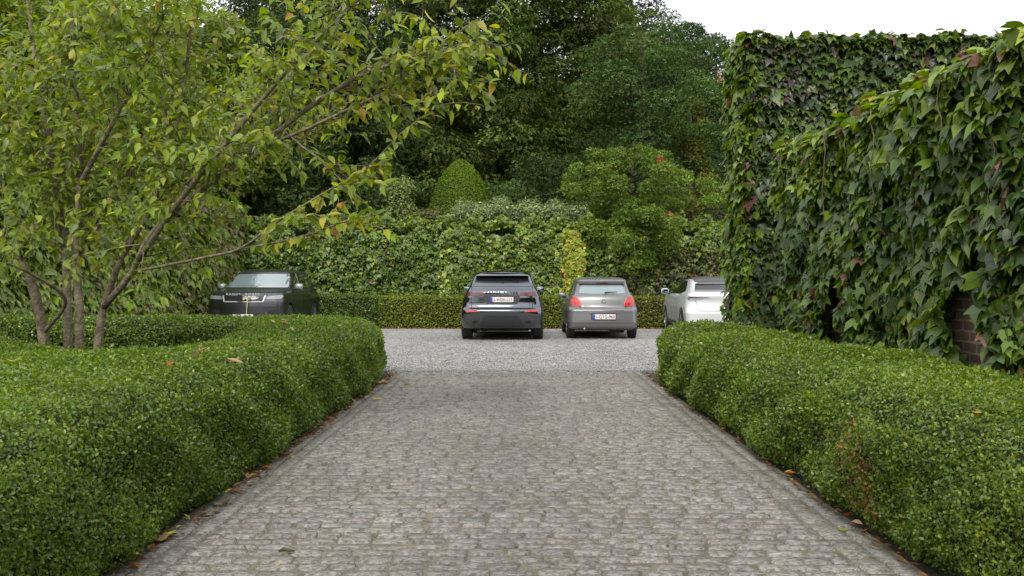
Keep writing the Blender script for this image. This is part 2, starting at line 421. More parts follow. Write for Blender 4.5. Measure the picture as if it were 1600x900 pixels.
hedge('box_hedge', [(-4.0, 25.3), (8.2, 25.3), (8.4, 26.3), (-4.0, 26.3)], .92, 'low clipped olive green hedge behind the parked cars at the foot of the far wall', r=.1,
      pal=FARPAL, wts=[4, 4, 2, 2], amp=.04, k=3.8,
      patch=[((4.3, 25.3, .5), (1.2, .5, .6), (.14, .10, .02), .4)])
hedge('box_hedge', [(-7.6, 26.5), (-4.06, 25.9), (-4.06, 26.7), (-7.6, 27.2)], .96, 'short darker hedge between the black car facing the camera and the low far hedge', r=.1,
      pal=BOXPAL, wts=[4, 2, 5, 0, 2, 0], amp=.04, k=3.8)

# ---------------------------------------------------------------- walls and the creepers on them
M_brick = new_mat('old_brick', (.2, .12, .08), .9)
b = M_brick.node_tree.nodes['Principled BSDF']
tc = N(M_brick, 'ShaderNodeTexCoord'); mp = N(M_brick, 'ShaderNodeMapping'); mp.inputs['Rotation'].default_value = (R(90), 0, R(90))
bt = N(M_brick, 'ShaderNodeTexBrick'); bt.inputs['Scale'].default_value = 1.0
bt.inputs['Brick Width'].default_value = .21; bt.inputs['Row Height'].default_value = .085; bt.inputs['Mortar Size'].default_value = .009
bt.inputs['Color1'].default_value = (.21, .13, .095, 1); bt.inputs['Color2'].default_value = (.33, .22, .16, 1); bt.inputs['Mortar'].default_value = (.50, .42, .30, 1)
cx = N(M_brick, 'ShaderNodeCombineXYZ'); sx = N(M_brick, 'ShaderNodeSeparateXYZ'); ad = N(M_brick, 'ShaderNodeMath', operation='ADD')
nz = N(M_brick, 'ShaderNodeTexNoise'); nz.inputs['Scale'].default_value = 9
L(M_brick, tc.outputs['Object'], sx.inputs[0]); L(M_brick, tc.outputs['Object'], nz.inputs['Vector'])
L(M_brick, sx.outputs['X'], ad.inputs[0]); L(M_brick, sx.outputs['Y'], ad.inputs[1])
md = N(M_brick, 'ShaderNodeMath', operation='MULTIPLY_ADD'); md.inputs[1].default_value = .03
L(M_brick, nz.outputs['Fac'], md.inputs[0]); L(M_brick, sx.outputs['Z'], md.inputs[2])
L(M_brick, ad.outputs[0], cx.inputs['X']); L(M_brick, md.outputs[0], cx.inputs['Y']); L(M_brick, cx.outputs[0], bt.inputs['Vector'])
L(M_brick, bt.outputs['Color'], b.inputs['Base Color'])
bp = N(M_brick, 'ShaderNodeBump'); bp.inputs['Strength'].default_value = .8; bp.inputs['Distance'].default_value = .02; bp.invert = True
L(M_brick, bt.outputs['Fac'], bp.inputs['Height']); L(M_brick, bp.outputs[0], b.inputs['Normal'])
M_coping = noisy_mat('coping_stone', (.18, .17, .15), (.28, .26, .22), 6, .9, .4)

def box_vf(x0, x1, y0, y1, z0, z1):
    return [(x0, y0, z0), (x1, y0, z0), (x1, y1, z0), (x0, y1, z0), (x0, y0, z1), (x1, y0, z1), (x1, y1, z1), (x0, y1, z1)], \
           [(0, 3, 2, 1), (4, 5, 6, 7), (0, 1, 5, 4), (1, 2, 6, 5), (2, 3, 7, 6), (3, 0, 4, 7)]
def wall(x0, x1, y0, y1, H, label):
    v, f = box_vf(x0, x1, y0, y1, -.05, H)
    o = mesh_py('brick_wall', v, f, M_brick); tag(o, label, 'wall')
    v, f = box_vf(x0 - .04, x1 + .04, y0 - .04, y1 + .04, H, H + .07)
    mesh_py('coping', v, f, M_coping, o)
    return o
wall(3.60, 3.95, -3, 11.0, 2.78, 'brick wall beside the right hedge, nearly all under large creeper leaves')
wall(3.42, 7.6, 12.62, 13.05, 4.72, 'tall brick wall end standing beyond the right hand wall, covered in creeper')
wall(-9.2, -8.85, 6, 28.2, 3.6, 'long brick wall behind the multi-stemmed tree, covered in pale creeper')
wall(-8.8, 14, 27.75, 28.1, 2.72, 'brick wall across the far side of the courtyard, hidden by ivy')

IVY = [(.08, .14, .018), (.11, .175, .02), (.055, .10, .02), (.155, .225, .024), (.085, .12, .055)]
IVYW = [4, 3.5, 4, 1.5, 1.5]
RED = [(.15, .065, .055), (.19, .10, .06), (.28, .22, .04)]
def creeper_surface(o, u, v, nrml, W_, H_, n, size, pal=IVY, wts=IVYW, thick=.3, gap=None, colf=None, tmpl=T_LOBE, lean=.75, redp=.02, bulge=.1, keepf=None, seedz=0, top=True, shingle=.9):
    """leaves over a rectangle o + a*u + b*v facing nrml; hang like shingles"""
    o, u, v, nrml = [np.array(q, float) for q in (o, u, v, nrml)]
    a = rng.uniform(0, W_, n); bb = rng.uniform(0, H_, n)
    dep = thick * (1 - rng.random(n) ** 1.8)
    P = o + a[:, None] * u + bb[:, None] * v
    lp = lump(a * .8 + seedz, bb * 1.1, 1.0) * .6 + lump(a * 2.2 + seedz, bb * 3.2, 3.0) * .4
    offn = dep + bulge * lp
    keep = np.ones(n, bool)
    if gap is not None: keep &= ~gap(P, dep)
    P = P + nrml * offn[:, None]
    if keepf is not None: keep &= keepf(P, a, bb)
    P, dep, a, bb, lp = P[keep], dep[keep], a[keep], bb[keep], lp[keep]; n = len(P)
    up = np.array([0, 0, 1.0])
    nl = nrml * 1.0 + up * lean + rng.normal(0, .45, (n, 3))
    side = np.cross(up, nrml)
    tip = -up * shingle + nrml * .35 + side * rng.normal(0, .6, (n, 1)) + rng.normal(0, .25, (n, 3)) + side * (.35 * np.sin(a * 2.1 + bb * 3.3))[:, None]
    col = pick(pal, wts, n)
    red = rng.random(n) < redp * (1 + 2 * np.clip(lp, 0, 1)); col[red] = pick(RED, [3, 2, 1], red.sum())
    if colf is not None: col = colf(P, col, a, bb)
    s = size * np.exp(rng.normal(-.08, .30, n)).clip(.35, 1.55)
    return P, nl, tip, s, col

def build_creeper(name, parts, stems, label, tmpl=T_LOBE, mat=None, cat='climbing plant'):
    root = empty(name, stems[0][0][0] if stems else (0, 0, 0), label, cat)
    P, Nn, T, s, c = [np.concatenate(q) for q in zip(*parts)]
    base = np.array(root.location)
    leaves('foliage', P - base, Nn, T, s, c, tmpl, mat or M_ivy, root)
    for pts, rad in stems: tubes('stem', [([Vector(p) - Vector(base) for p in pts], rad)], M_stem, root, 6)
    print(name, len(P))
    return root
def wall_stems(o, u, nrml, W_, H_, n, r0=.016, thick=.06):
    o, u, nrml = [np.array(q, float) for q in (o, u, nrml)]; res = []
    for i in range(n):
        a = W_ * (i + rng.uniform(.2, .8)) / n; pts = []
        for j in range(9):
            f = j / 8; pts.append(o + u * (a + f * rng.normal(0, .25)) + nrml * thick + np.array([0, 0, f * H_]))
        res.append((pts, [r0 * (1 - .75 * j / 8) for j in range(9)]))
    return res
def top_edge(o, u, across, W_, depth, z, n, size, pal=IVY, wts=IVYW, redp=.05, amp=.1):
    """leaves over the top of a wall, standing up unevenly"""
    o, u, across = [np.array(q, float) for q in (o, u, across)]
    a = rng.uniform(0, W_, n); b_ = rng.uniform(0, depth, n)
    P = o + a[:, None] * u + b_[:, None] * across
    P[:, 2] = z + (.05 + amp * (lump(a * 3, b_ * 2, 0) + .5)) * rng.random(n) ** .6 + np.where(rng.random(n) < .04, .05, 0)
    Nn = np.array([0, 0, 1.0]) - across * .45 + rng.normal(0, .45, (n, 3))
    T = -across * .7 + rng.normal(0, .5, (n, 3)) + np.array([0, 0, -.1])
    col = pick(pal, wts, n); red = rng.random(n) < redp; col[red] = pick(RED, [3, 2, 1], red.sum())
    return P, Nn, T, size * rng.uniform(.6, 1.2, n), col

# right wall, near: big leaves
def gap_right(P, dep):
    g1 = ((P[:, 1] - 6.98 + 1.9 * dep - .10 * np.sin(P[:, 2] * 7)) / .33) ** 2 + ((P[:, 2] - 1.06) / .56) ** 2 < 1
    g2 = ((P[:, 1] - 9.75 + 2.6 * dep - .08 * np.sin(P[:, 2] * 9)) / .36) ** 2 + ((P[:, 2] - .95) / .4) ** 2 < 1
    return (g1 | g2)
def col_right(P, col, a, bb):
    m = (P[:, 2] > 2.35) & (rng.random(len(P)) < .55); col[m] = pick([(.15, .22, .02), (.20, .26, .024)], [2, 1], m.sum())
    return col
parts = [creeper_surface((3.60, 2.5, .35), (0, 1, 0), (0, 0, 1), (-1, 0, 0), 8.6, 2.6, 18000, .118, thick=.30, gap=gap_right, bulge=.20, colf=col_right, redp=.02, lean=.55),
         creeper_surface((3.60, -3, .1), (0, 1, 0), (0, 0, 1), (-1, 0, 0), 5.5, 2.8, 3600, .14, thick=.26),
         creeper_surface((3.58, 2.5, .3), (0, 1, 0), (0, 0, 1), (-1, 0, 0), 8.5, 2.5, 7400, .095, thick=.12, gap=gap_right, pal=IVY + [(.12, .17, .04)], wts=IVYW + [3]),
         top_edge((3.25, -3, 0), (0, 1, 0), (1, 0, 0), 14.1, .8, 2.82, 5000, .13, pal=[(.16, .23, .02), (.10, .16, .02), (.22, .28, .025)], wts=[3, 2, 2], amp=.14, redp=.10)]
build_creeper('wall_creeper', parts, wall_stems((3.6, 0, 0), (0, 1, 0), (-1, 0, 0), 12, 2.7, 10) + [([(3.24 - .05 * math.sin(k * 3), 3.6 + k * .62 + .05 * math.sin(q * 1.7 + k), 2.9 - q * (.16 + .05 * math.sin(k * 2.3))) for q in range(8)], [.006 - .0005 * q for q in range(8)]) for k in range(11)] + [([(3.52, 9.85, 0), (3.46, 9.95, .6), (3.5, 9.8, 1.3), (3.52, 9.9, 2.2)], [.055, .045, .035, .02])],
              'large leaved creeper hanging over the near brick wall on the right')

# tall block: front face (towards the camera), its left face and top
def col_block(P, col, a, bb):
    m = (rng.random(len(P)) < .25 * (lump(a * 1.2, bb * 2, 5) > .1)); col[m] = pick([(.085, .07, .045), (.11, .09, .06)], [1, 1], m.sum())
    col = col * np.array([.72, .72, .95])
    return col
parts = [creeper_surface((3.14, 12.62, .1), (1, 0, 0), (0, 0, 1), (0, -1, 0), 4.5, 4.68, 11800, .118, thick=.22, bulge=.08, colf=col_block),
         creeper_surface((3.42, 13.3, .1), (0, -1, 0), (0, 0, 1), (-1, 0, 0), 1.0, 4.72, 2400, .135, thick=.26, bulge=.08, pal=[(.12, .19, .018), (.16, .23, .02), (.08, .13, .018)], wts=[3, 3, 2]),
         creeper_surface((7.6, 13.05, .1), (-1, 0, 0), (0, 0, 1), (0, 1, 0), 4.3, 4.55, 4000, .135, thick=.2, bulge=.06),
         top_edge((3.2, 12.35, 0), (1, 0, 0), (0, 1, 0), 4.5, 1.0, 4.68, 2900, .13, pal=[(.10, .15, .018), (.055, .10, .02), (.14, .18, .02)], wts=[3, 3, 2], redp=.01, amp=.10)]
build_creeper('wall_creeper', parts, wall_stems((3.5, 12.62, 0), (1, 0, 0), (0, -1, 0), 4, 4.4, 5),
              'dense creeper squarely covering the tall brick block at the end of the right wall')

# left wall
LW = [(.20, .275, .045), (.25, .325, .055), (.15, .22, .035), (.30, .36, .09), (.24, .24, .12)]
def col_left(P, col, a, bb):
    m = (P[:, 1] > 22) & (rng.random(len(P)) < .3); col[m] = pick([(.24, .19, .11), (.21, .12, .09), (.22, .23, .08)], [2, .7, 3], m.sum())
    return col
parts = [creeper_surface((-8.85, 10, .05), (0, 1, 0), (0, 0, 1), (1, 0, 0), 17.6, 3.6, 21000, .155, pal=LW, wts=[4, 3, 3, 2, .7], thick=.3, bulge=.12, redp=.03, colf=col_left),
         top_edge((-8.6, 6, 0), (0, 1, 0), (-1, 0, 0), 22, .7, 3.62, 3500, .15, pal=LW, wts=[4, 3, 3, 2, .7])]
build_creeper('wall_creeper', parts, wall_stems((-8.85, 8, 0), (0, 1, 0), (1, 0, 0), 18, 3.5, 10),
              'pale green creeper tinged pink, on the left wall behind the cherry')

# far wall: smaller leaved ivy
FW = [(.125, .19, .018), (.165, .235, .02), (.08, .13, .018), (.22, .29, .024), (.115, .175, .07)]
def keep_far(P, a, bb): return (rng.random(len(P)) < np.where(lump(a * 1.4, bb * 1.6, 3) > -.55, 1, .55)) & (bb < 2.85 + .25 * lump(a * 1.9, a * .7, 1))
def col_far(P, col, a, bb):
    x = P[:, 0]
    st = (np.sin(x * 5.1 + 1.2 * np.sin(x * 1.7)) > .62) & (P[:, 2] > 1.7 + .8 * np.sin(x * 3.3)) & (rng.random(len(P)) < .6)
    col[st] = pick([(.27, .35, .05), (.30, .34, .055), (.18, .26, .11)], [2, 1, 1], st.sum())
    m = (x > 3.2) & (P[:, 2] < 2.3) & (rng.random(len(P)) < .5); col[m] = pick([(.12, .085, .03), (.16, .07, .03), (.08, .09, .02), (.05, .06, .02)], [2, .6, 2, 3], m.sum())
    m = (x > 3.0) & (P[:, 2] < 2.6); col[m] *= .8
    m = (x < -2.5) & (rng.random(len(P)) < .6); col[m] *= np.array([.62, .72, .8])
    return col
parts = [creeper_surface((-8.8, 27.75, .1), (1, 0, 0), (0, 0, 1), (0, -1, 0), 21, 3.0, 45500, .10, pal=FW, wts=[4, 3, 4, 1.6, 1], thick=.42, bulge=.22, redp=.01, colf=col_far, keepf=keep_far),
         top_edge((-8.8, 27.4, 0), (1, 0, 0), (0, 1, 0), 21, .9, 2.98, 9000, .11, pal=FW, wts=[3, 4, 2, 3, 1], redp=0, amp=.42)]
build_creeper('wall_ivy', parts, wall_stems((-8.6, 27.75, 0), (1, 0, 0), (0, -1, 0), 20, 2.9, 14, .04),
              'mixed green ivy and creeper sheeting the far wall behind the parked cars')
# the yellow strand between the two middle cars
YP = [(.36, .40, .03), (.28, .37, .03), (.38, .32, .03), (.25, .34, .03), (.36, .19, .04)]
parts = [creeper_surface((1.32, 27.22, .5), (1, 0, 0), (0, 0, 1), (0, -1, 0), .78, 2.45, 3200, .085, pal=YP, wts=[4, 4, 2, 3, .6], thick=.22, bulge=.05, redp=.01,
                         keepf=lambda P, a, bb: (np.abs(a - .40 + .09 * np.sin(bb * 3)) < (.36 + .06 * np.sin(bb * 5)) * (1 - .25 * np.abs(bb - 1.2)) * rng.uniform(.45, 1.15, len(a))))]
build_creeper('yellow_creeper', parts, wall_stems((1.45, 27.3, 0), (1, 0, 0), (0, -1, 0), .5, 2.6, 2, .025),
              'narrow upright strip of yellowing creeper on the far wall between the two middle cars')

# ---------------------------------------------------------------- shrubs, topiary
def blobs_cloud(blobs, per_m2, size, pal, wts, up=.3, droop=0., shell=.5, jit=.22, nup=.5, clump=.0):
    """leaves through ellipsoid clumps, most near the clump's skin. blob: centre, radii"""
    Ps = []; Ns = []; Tn = []
    for c, rr in blobs:
        rr = np.array(rr, float); area = 4 * math.pi * ((((rr[0] * rr[1]) ** 1.6 + (rr[0] * rr[2]) ** 1.6 + (rr[1] * rr[2]) ** 1.6) / 3) ** (1 / 1.6))
        n = max(8, int(area * per_m2)); dv = nrm(rng.normal(0, 1, (n, 3)))
        lowcut = (dv[:, 2] > -.25) | (rng.random(n) < .25); dv = dv[lowcut]; n = len(dv)
        f = 1 - shell * rng.random(n) ** 1.4
        f *= 1 + .16 * np.sin(dv[:, 0] * 7 + c[0] * 3) * np.sin(dv[:, 1] * 6 + c[1]) + .12 * np.sin(dv[:, 2] * 9 + c[2] * 5)
        Ps.append(np.array(c) + dv * rr * f[:, None]); Ns.append(nrm(dv / rr)); Tn.append(np.tile(np.exp(rng.normal(0, clump)) * (1 + rng.normal(0, clump * .25, 3)), (n, 1)))
    P = np.vstack(Ps); Nn = np.vstack(Ns); n = len(P)
    nl = Nn * .8 + rng.normal(0, .5, (n, 3)) + np.array([0, 0, nup])
    tip = Nn * .9 + rng.normal(0, .45, (n, 3)) + np.array([0, 0, up - droop])
    return P, nl, tip, size * rng.uniform(.6, 1.35, n), pick(pal, wts, n, jit) * np.vstack(Tn)

def clipped(name, c, rad, h, label, pal, wts, L_=.045, k=2.6, cat='shrub', shape=None):
    """a clipped solid of revolution: shape(t) radius factor for height fraction t"""
    shape = shape or (lambda t: np.sqrt(np.clip(1 - t ** 2.2, 0, 1)))
    area = 2 * math.pi * rad * h * 1.0; n = int(area * k / L_ ** 2)
    t = rng.random(n) ** .8; th = rng.uniform(0, 2 * math.pi, n); rr = rad * shape(t)
    e = 1e-3; dr = (shape(np.clip(t + e, 0, 1)) - shape(t)) * rad / e
    Nn = nrm(np.column_stack([np.cos(th), np.sin(th), -dr / h]))
    P = np.column_stack([np.cos(th) * rr, np.sin(th) * rr, t * h]) + Nn * (.03 * lump(th * 2, t * 5)[:, None] - .06 * rng.random((n, 1)) ** 1.5)
    root = leaves(name, P, nrm(Nn + rng.normal(0, .5, (n, 3))), nrm(rng.normal(0, .6, (n, 3)) + np.array([0, 0, .8])), L_ * rng.uniform(.7, 1.4, n), pick(pal, wts, n), T_BOX, M_con)
    root.location = c; tag(root, label, cat)
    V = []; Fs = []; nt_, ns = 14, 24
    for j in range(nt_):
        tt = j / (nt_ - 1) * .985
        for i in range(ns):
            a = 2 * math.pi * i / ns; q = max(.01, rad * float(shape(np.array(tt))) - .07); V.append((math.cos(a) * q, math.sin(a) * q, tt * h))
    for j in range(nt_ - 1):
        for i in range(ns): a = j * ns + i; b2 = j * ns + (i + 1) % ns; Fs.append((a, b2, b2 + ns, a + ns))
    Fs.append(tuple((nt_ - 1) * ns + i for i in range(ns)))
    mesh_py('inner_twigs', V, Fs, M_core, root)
    return root
YEW = [(.105, .17, .014), (.13, .20, .016), (.08, .135, .013)]
p = at(720, 443, 31.5)
clipped('clipped_yew', (p[0], 31.5, .0), 1.20, 5.75, 'tall smooth egg shaped clipped yew rising behind the far wall', YEW, [3, 3, 2], .055, 2.6, 'topiary',
        shape=lambda t: np.clip(1 - (np.clip(t - .58, 0, 1) / .42) ** 1.9, 0, 1) ** .65 * (1 - .0 * t))
p = at(1122, 443, 31)
clipped('round_shrub', (p[0], 31, 0), 1.0, 4.6, 'rounded brownish green clipped shrub showing behind the far wall beside the tall creeper block', [(.075, .085, .03), (.06, .07, .025)], [1, 1], .055, 2.4)

def shrub(name, blobs, per, size, pal, wts, label, stem_to, tmpl=T_BOX, mat=None, cat='shrub', up=.4):
    base = np.array([stem_to[0], stem_to[1], 0.])
    P, nl, tip, s, col = blobs_cloud(blobs, per, size, pal, wts, up=up)
    root = empty(name, base, label, cat)
    leaves('foliage', P - base, nl, tip, s, col, tmpl, mat or M_con, root)
    for b_ in blobs[::4]: tubes('stem', [([(0, 0, -.05), tuple((np.array(b_[0]) - base) * np.array([.5, .5, .6])), tuple(np.array(b_[0]) - base)], [.05, .04, .02])], M_dbark, root, 5)
    return root
bl = []
for i in range(30):
    px = 722 + i * 6.6; D = 28.6 + rng.uniform(-.2, .4); pp = at(px, 343 - 12 * rng.random() - 5 * math.sin(i * .9), D); bl.append((pp, (.36, .42, .42)))
shrub('euonymus_shrub', bl, 420, .075, [(.22, .28, .11), (.28, .34, .15), (.15, .21, .08), (.38, .43, .22)], [3, 3, 3, 1.4], 'bushy grey green evergreen with pale shoots along the top of the far wall', (-.2, 28.7), T_OVAL, M_ivy)
bl = []
for i in range(14):
    D = 29.2; pp = at(625 + rng.normal(0, 9), 350 - i * 4.6, D); bl.append((pp, (.32, .35, .3)))
shrub('leafy_shrub', bl, 380, .085, [(.22, .27, .08), (.16, .21, .05), (.27, .31, .11)], [3, 3, 1], 'light green leafy shrub poking above the far wall left of the clipped yew', (-3.9, 29.2), T_OVAL, M_ivy)
bl = []
for i in range(8):
    D = 29.0; pp = at(655 + i * 7, 345 - 8 * rng.random(), D); bl.append((pp, (.3, .35, .28)))
shrub('leafy_shrub', bl, 330, .075, [(.13, .14, .04), (.17, .17, .05)], [3, 2], 'low bronze tinged shrub on the wall top in front of the clipped yew', (-3.0, 29.0), T_OVAL, M_ivy)
bl = []
for i in range(40):
    px = 410 + i * 6; D = 28.9; pp = at(px, 356 - 8 * rng.random(), D); bl.append((pp, (.34, .4, .34)))
shrub('ivy_mound', bl[:33], 300, .08, [(.08, .12, .02), (.11, .16, .022), (.16, .20, .03)], [4, 3, 1], 'dark ivy heaped along the left part of the far wall top', (-5.5, 28.9), T_OVAL, M_ivy)

# ---------------------------------------------------------------- conifers and trees behind the walls
def conifer(name, x, y, H, Rad, z0, label, pal, wts, size=.17, per=75, nb=120, flat=.45, shape=1.0, droop=.3, patch=None, blob=.26, lean=0, upb=.3, tmpl=T_SPRAY, cat='tree', mat=None, trunk_r=.3, shell=.42, clump=.22, spread=(.45, 1.05)):
    root = empty(name, (x, y, 0), label, cat)
    blobs = []; limbs = []
    tr = [(0, 0, -.1), (lean * .2, 0, H * .3), (lean * .6, .1, H * .65), (lean, 0, H * .95)]
    limbs.append(([tuple(q) for q in spline(tr, 10)], [trunk_r * (1 - .09 * i) for i in range(10)]))
    for i in range(nb):
        f = (i + rng.random()) / nb; z = z0 + (H - z0) * f
        prof = (np.clip((1 - f), 0, 1) ** .75 * (.55 + .45 * min(1, f * 4))) if shape == 1 else math.sqrt(max(0, 1 - (2 * f - .9) ** 2 / 1.25)) 
        rad = Rad * prof + .3
        th = i * 2.39996 + rng.normal(0, .4); q = rad * rng.uniform(*spread)
        bs = Rad * blob * rng.uniform(.7, 1.3) * (.6 + .5 * prof)
        c = np.array([lean * f + math.cos(th) * q, math.sin(th) * q, z - droop * q * .35])
        blobs.append((c, (bs, bs, bs * flat * rng.uniform(.8, 1.3))))
        if i % 2 == 0 and q > .8:
            a = np.array([lean * f, 0, z - q * .15]); mid = (a + c) / 2 + np.array([0, 0, .12 * q])
            limbs.append(([tuple(a), tuple(mid), tuple(c)], [.16 * trunk_r, .10 * trunk_r, .04 * trunk_r]))
    P, nl, tip, s, col = blobs_cloud(blobs, per, size, pal, wts, up=upb, droop=droop, shell=shell, clump=clump)
    if patch:
        W = P + np.array([x, y, 0])
        for c, rr, pc in patch:
            m = np.linalg.norm((W - np.array(c)) / np.array(rr), axis=1) < 1; col[m] = np.array(pc) * (1 + rng.normal(0, .2, (m.sum(), 1)))
    leaves('crown', P, nl, tip, s, col, tmpl, mat or M_con, root)
    tubes('trunk', limbs, M_dbark, root, 6)
    print(name, len(P))
    return root
DK = [(.048, .078, .020), (.066, .10, .024), (.034, .058, .017), (.09, .125, .028)]
MD = [(.066, .10, .022), (.09, .125, .025), (.046, .074, .018), (.13, .16, .03)]
BG = [(.055, .098, .028), (.078, .128, .034), (.038, .07, .022), (.105, .155, .04)]
LG = [(.115, .18, .03), (.15, .225, .035), (.08, .135, .025), (.20, .275, .05)]
def X(px, D): return (px - 809) / F * D
conifer('yew_tree', X(500, 36), 36, 15.0, 5.2, 2.5, 'dark yew standing behind the far wall, left of the egg shaped topiary', DK, [4, 3, 3, 1], per=85, nb=150, flat=.6)
conifer('yew_tree', X(400, 41), 41, 16.0, 5.0, 2.0, 'dark yew farthest left, mostly hidden behind the cherry crown', DK, [4, 3, 3, 1], per=60, nb=130, flat=.6)
conifer('yew_tree', X(640, 40), 40, 15.5, 4.8, 2.5, 'dark feathery conifer behind the egg shaped topiary, with sky showing through its top', DK, [4, 3, 3, 1.5], per=85, nb=130, flat=.6)
conifer('conifer_tree', X(770, 39), 39, 19, 4.8, 1.5, 'tallest dark conifer in the middle, its top beyond the picture', MD, [3, 3, 4, 1.5], per=72, nb=200, flat=.5, shape=1, size=.21, droop=.45, upb=-.5)
conifer('conifer_tree', X(905, 41), 41, 18, 4.9, 1.5, 'tall drooping conifer just right of the middle, behind the clumpy pine', MD, [3, 3, 4, 2], per=66, nb=190, flat=.5, size=.21, droop=.5, upb=-.5)
conifer('conifer_tree', X(985, 45), 45, 18.5, 4.2, 5, 'slim conifer with a ragged feathery top beside the open sky', MD, [3, 2, 4, 1], per=60, nb=120, flat=.4, size=.2, droop=.4, upb=-.3)
conifer('pine_tree', X(1005, 34.5), 34.5, 11.2, 2.7, 3.0, 'blue green pine with rounded clumps, in front of the tall conifers', BG, [3, 3, 2, 1.5], size=.13, per=210, nb=56, flat=.75, shape=2, blob=.27, droop=0, upb=.6, shell=.22)
conifer('pine_tree', X(1095, 38), 38, 12.2, 2.3, 4.0, 'blue green pine with irregular top and rusty brown patch, beside the creeper block', BG, [3, 3, 3, 1], size=.13, per=240, nb=52, flat=.7, shape=2, blob=.33, droop=0, upb=.6, shell=.22,
        patch=[(at(1078, 209, 35.6), (.5, 3.0, .32), (.34, .11, .06)), (at(1125, 125, 36), (.2, 1, .2), (.4, .16, .03))])
conifer('bushy_pine', X(988, 28.4), 28.4, 5.55, 2.1, 1.75, 'bright green bushy pine leaning over the far wall behind the small grey car', LG, [3, 3, 2, 1.5], size=.10, per=620, nb=105, flat=.75, shape=2, blob=.15, droop=0, upb=.6, shell=.22, clump=.17, spread=(.35, 1.22),
        patch=[(at(1045, 335, 27.2), (.13, 1.2, .28), (.34, .15, .06)), (at(1032, 250, 27.6), (.13, 1.5, .15), (.32, .13, .07))], trunk_r=.15)
conifer('cypress_tree', X(1078, 34), 34, 8.2, 1.4, 2.0, 'small yellowish green cypress between the pines and the creeper block', [(.15, .165, .03), (.12, .14, .025), (.19, .20, .04)], [3, 3, 1], per=110, nb=45, flat=.9, blob=.34, droop=-.2, size=.14)
conifer('yew_tree', X(860, 33.5), 33.5, 6.2, 2.6, 1.0, 'low dark yew filling the gap under the tall conifers', DK, [4, 2, 4, .5], per=90, nb=60, flat=.7, shape=2, blob=.3)
conifer('yew_tree', X(590, 32.5), 32.5, 5.6, 1.9, 1.0, 'small dark yew behind the far wall under the hanging cherry branch', DK, [4, 3, 3, 1], per=90, nb=50, flat=.7, shape=2, blob=.32)
conifer('conifer_tree', X(1060, 48), 48, 12.5, 4.5, 1.0, 'dark conifer farthest back, low between the two pines', DK, [4, 3, 3, 1], per=45, nb=80, flat=.6)
conifer('conifer_tree', X(1118, 45), 45, 13.2, 2.6, 2.0, 'dark conifer half hidden behind the top left corner of the creeper block', DK, [4, 3, 3, 1], per=90, nb=90, flat=.6, shape=2, blob=.32)
for (px, D, H_, R_, lb) in ((560, 52, 15, 6, 'far dark tree behind the yews on the left'), (720, 54, 14, 6, 'far dark tree behind the tall middle conifer'), (880, 55, 13, 6, 'far dark tree behind the drooping conifer')):
    conifer('background_tree', X(px, D), D, H_, R_, 1, lb, DK, [4, 3, 4, .5], size=.3, per=22, nb=110, flat=.7, shape=2, blob=.28)
BR = [(.16, .21, .025), (.20, .25, .03), (.12, .17, .022), (.25, .28, .04)]
for (xx, yy, H_, R_, lb) in ((-12.6, 19, 8.5, 3.0, 'leafy light green tree beyond the left wall, nearest the camera'),
                             (-13.0, 26, 9.5, 3.3, 'leafy light green tree beyond the left wall, middle one of three'),
                             (-12.0, 33, 11.0, 3.6, 'leafy tree beyond the corner of the left and far walls')):
    conifer('broadleaf_tree', xx, yy, H_, R_, 2.2, lb, BR, [3, 3, 3, 1], size=.17, per=75, nb=90, flat=.75, shape=2, blob=.3, droop=0, tmpl=T_OVAL, mat=M_tree, trunk_r=.18)

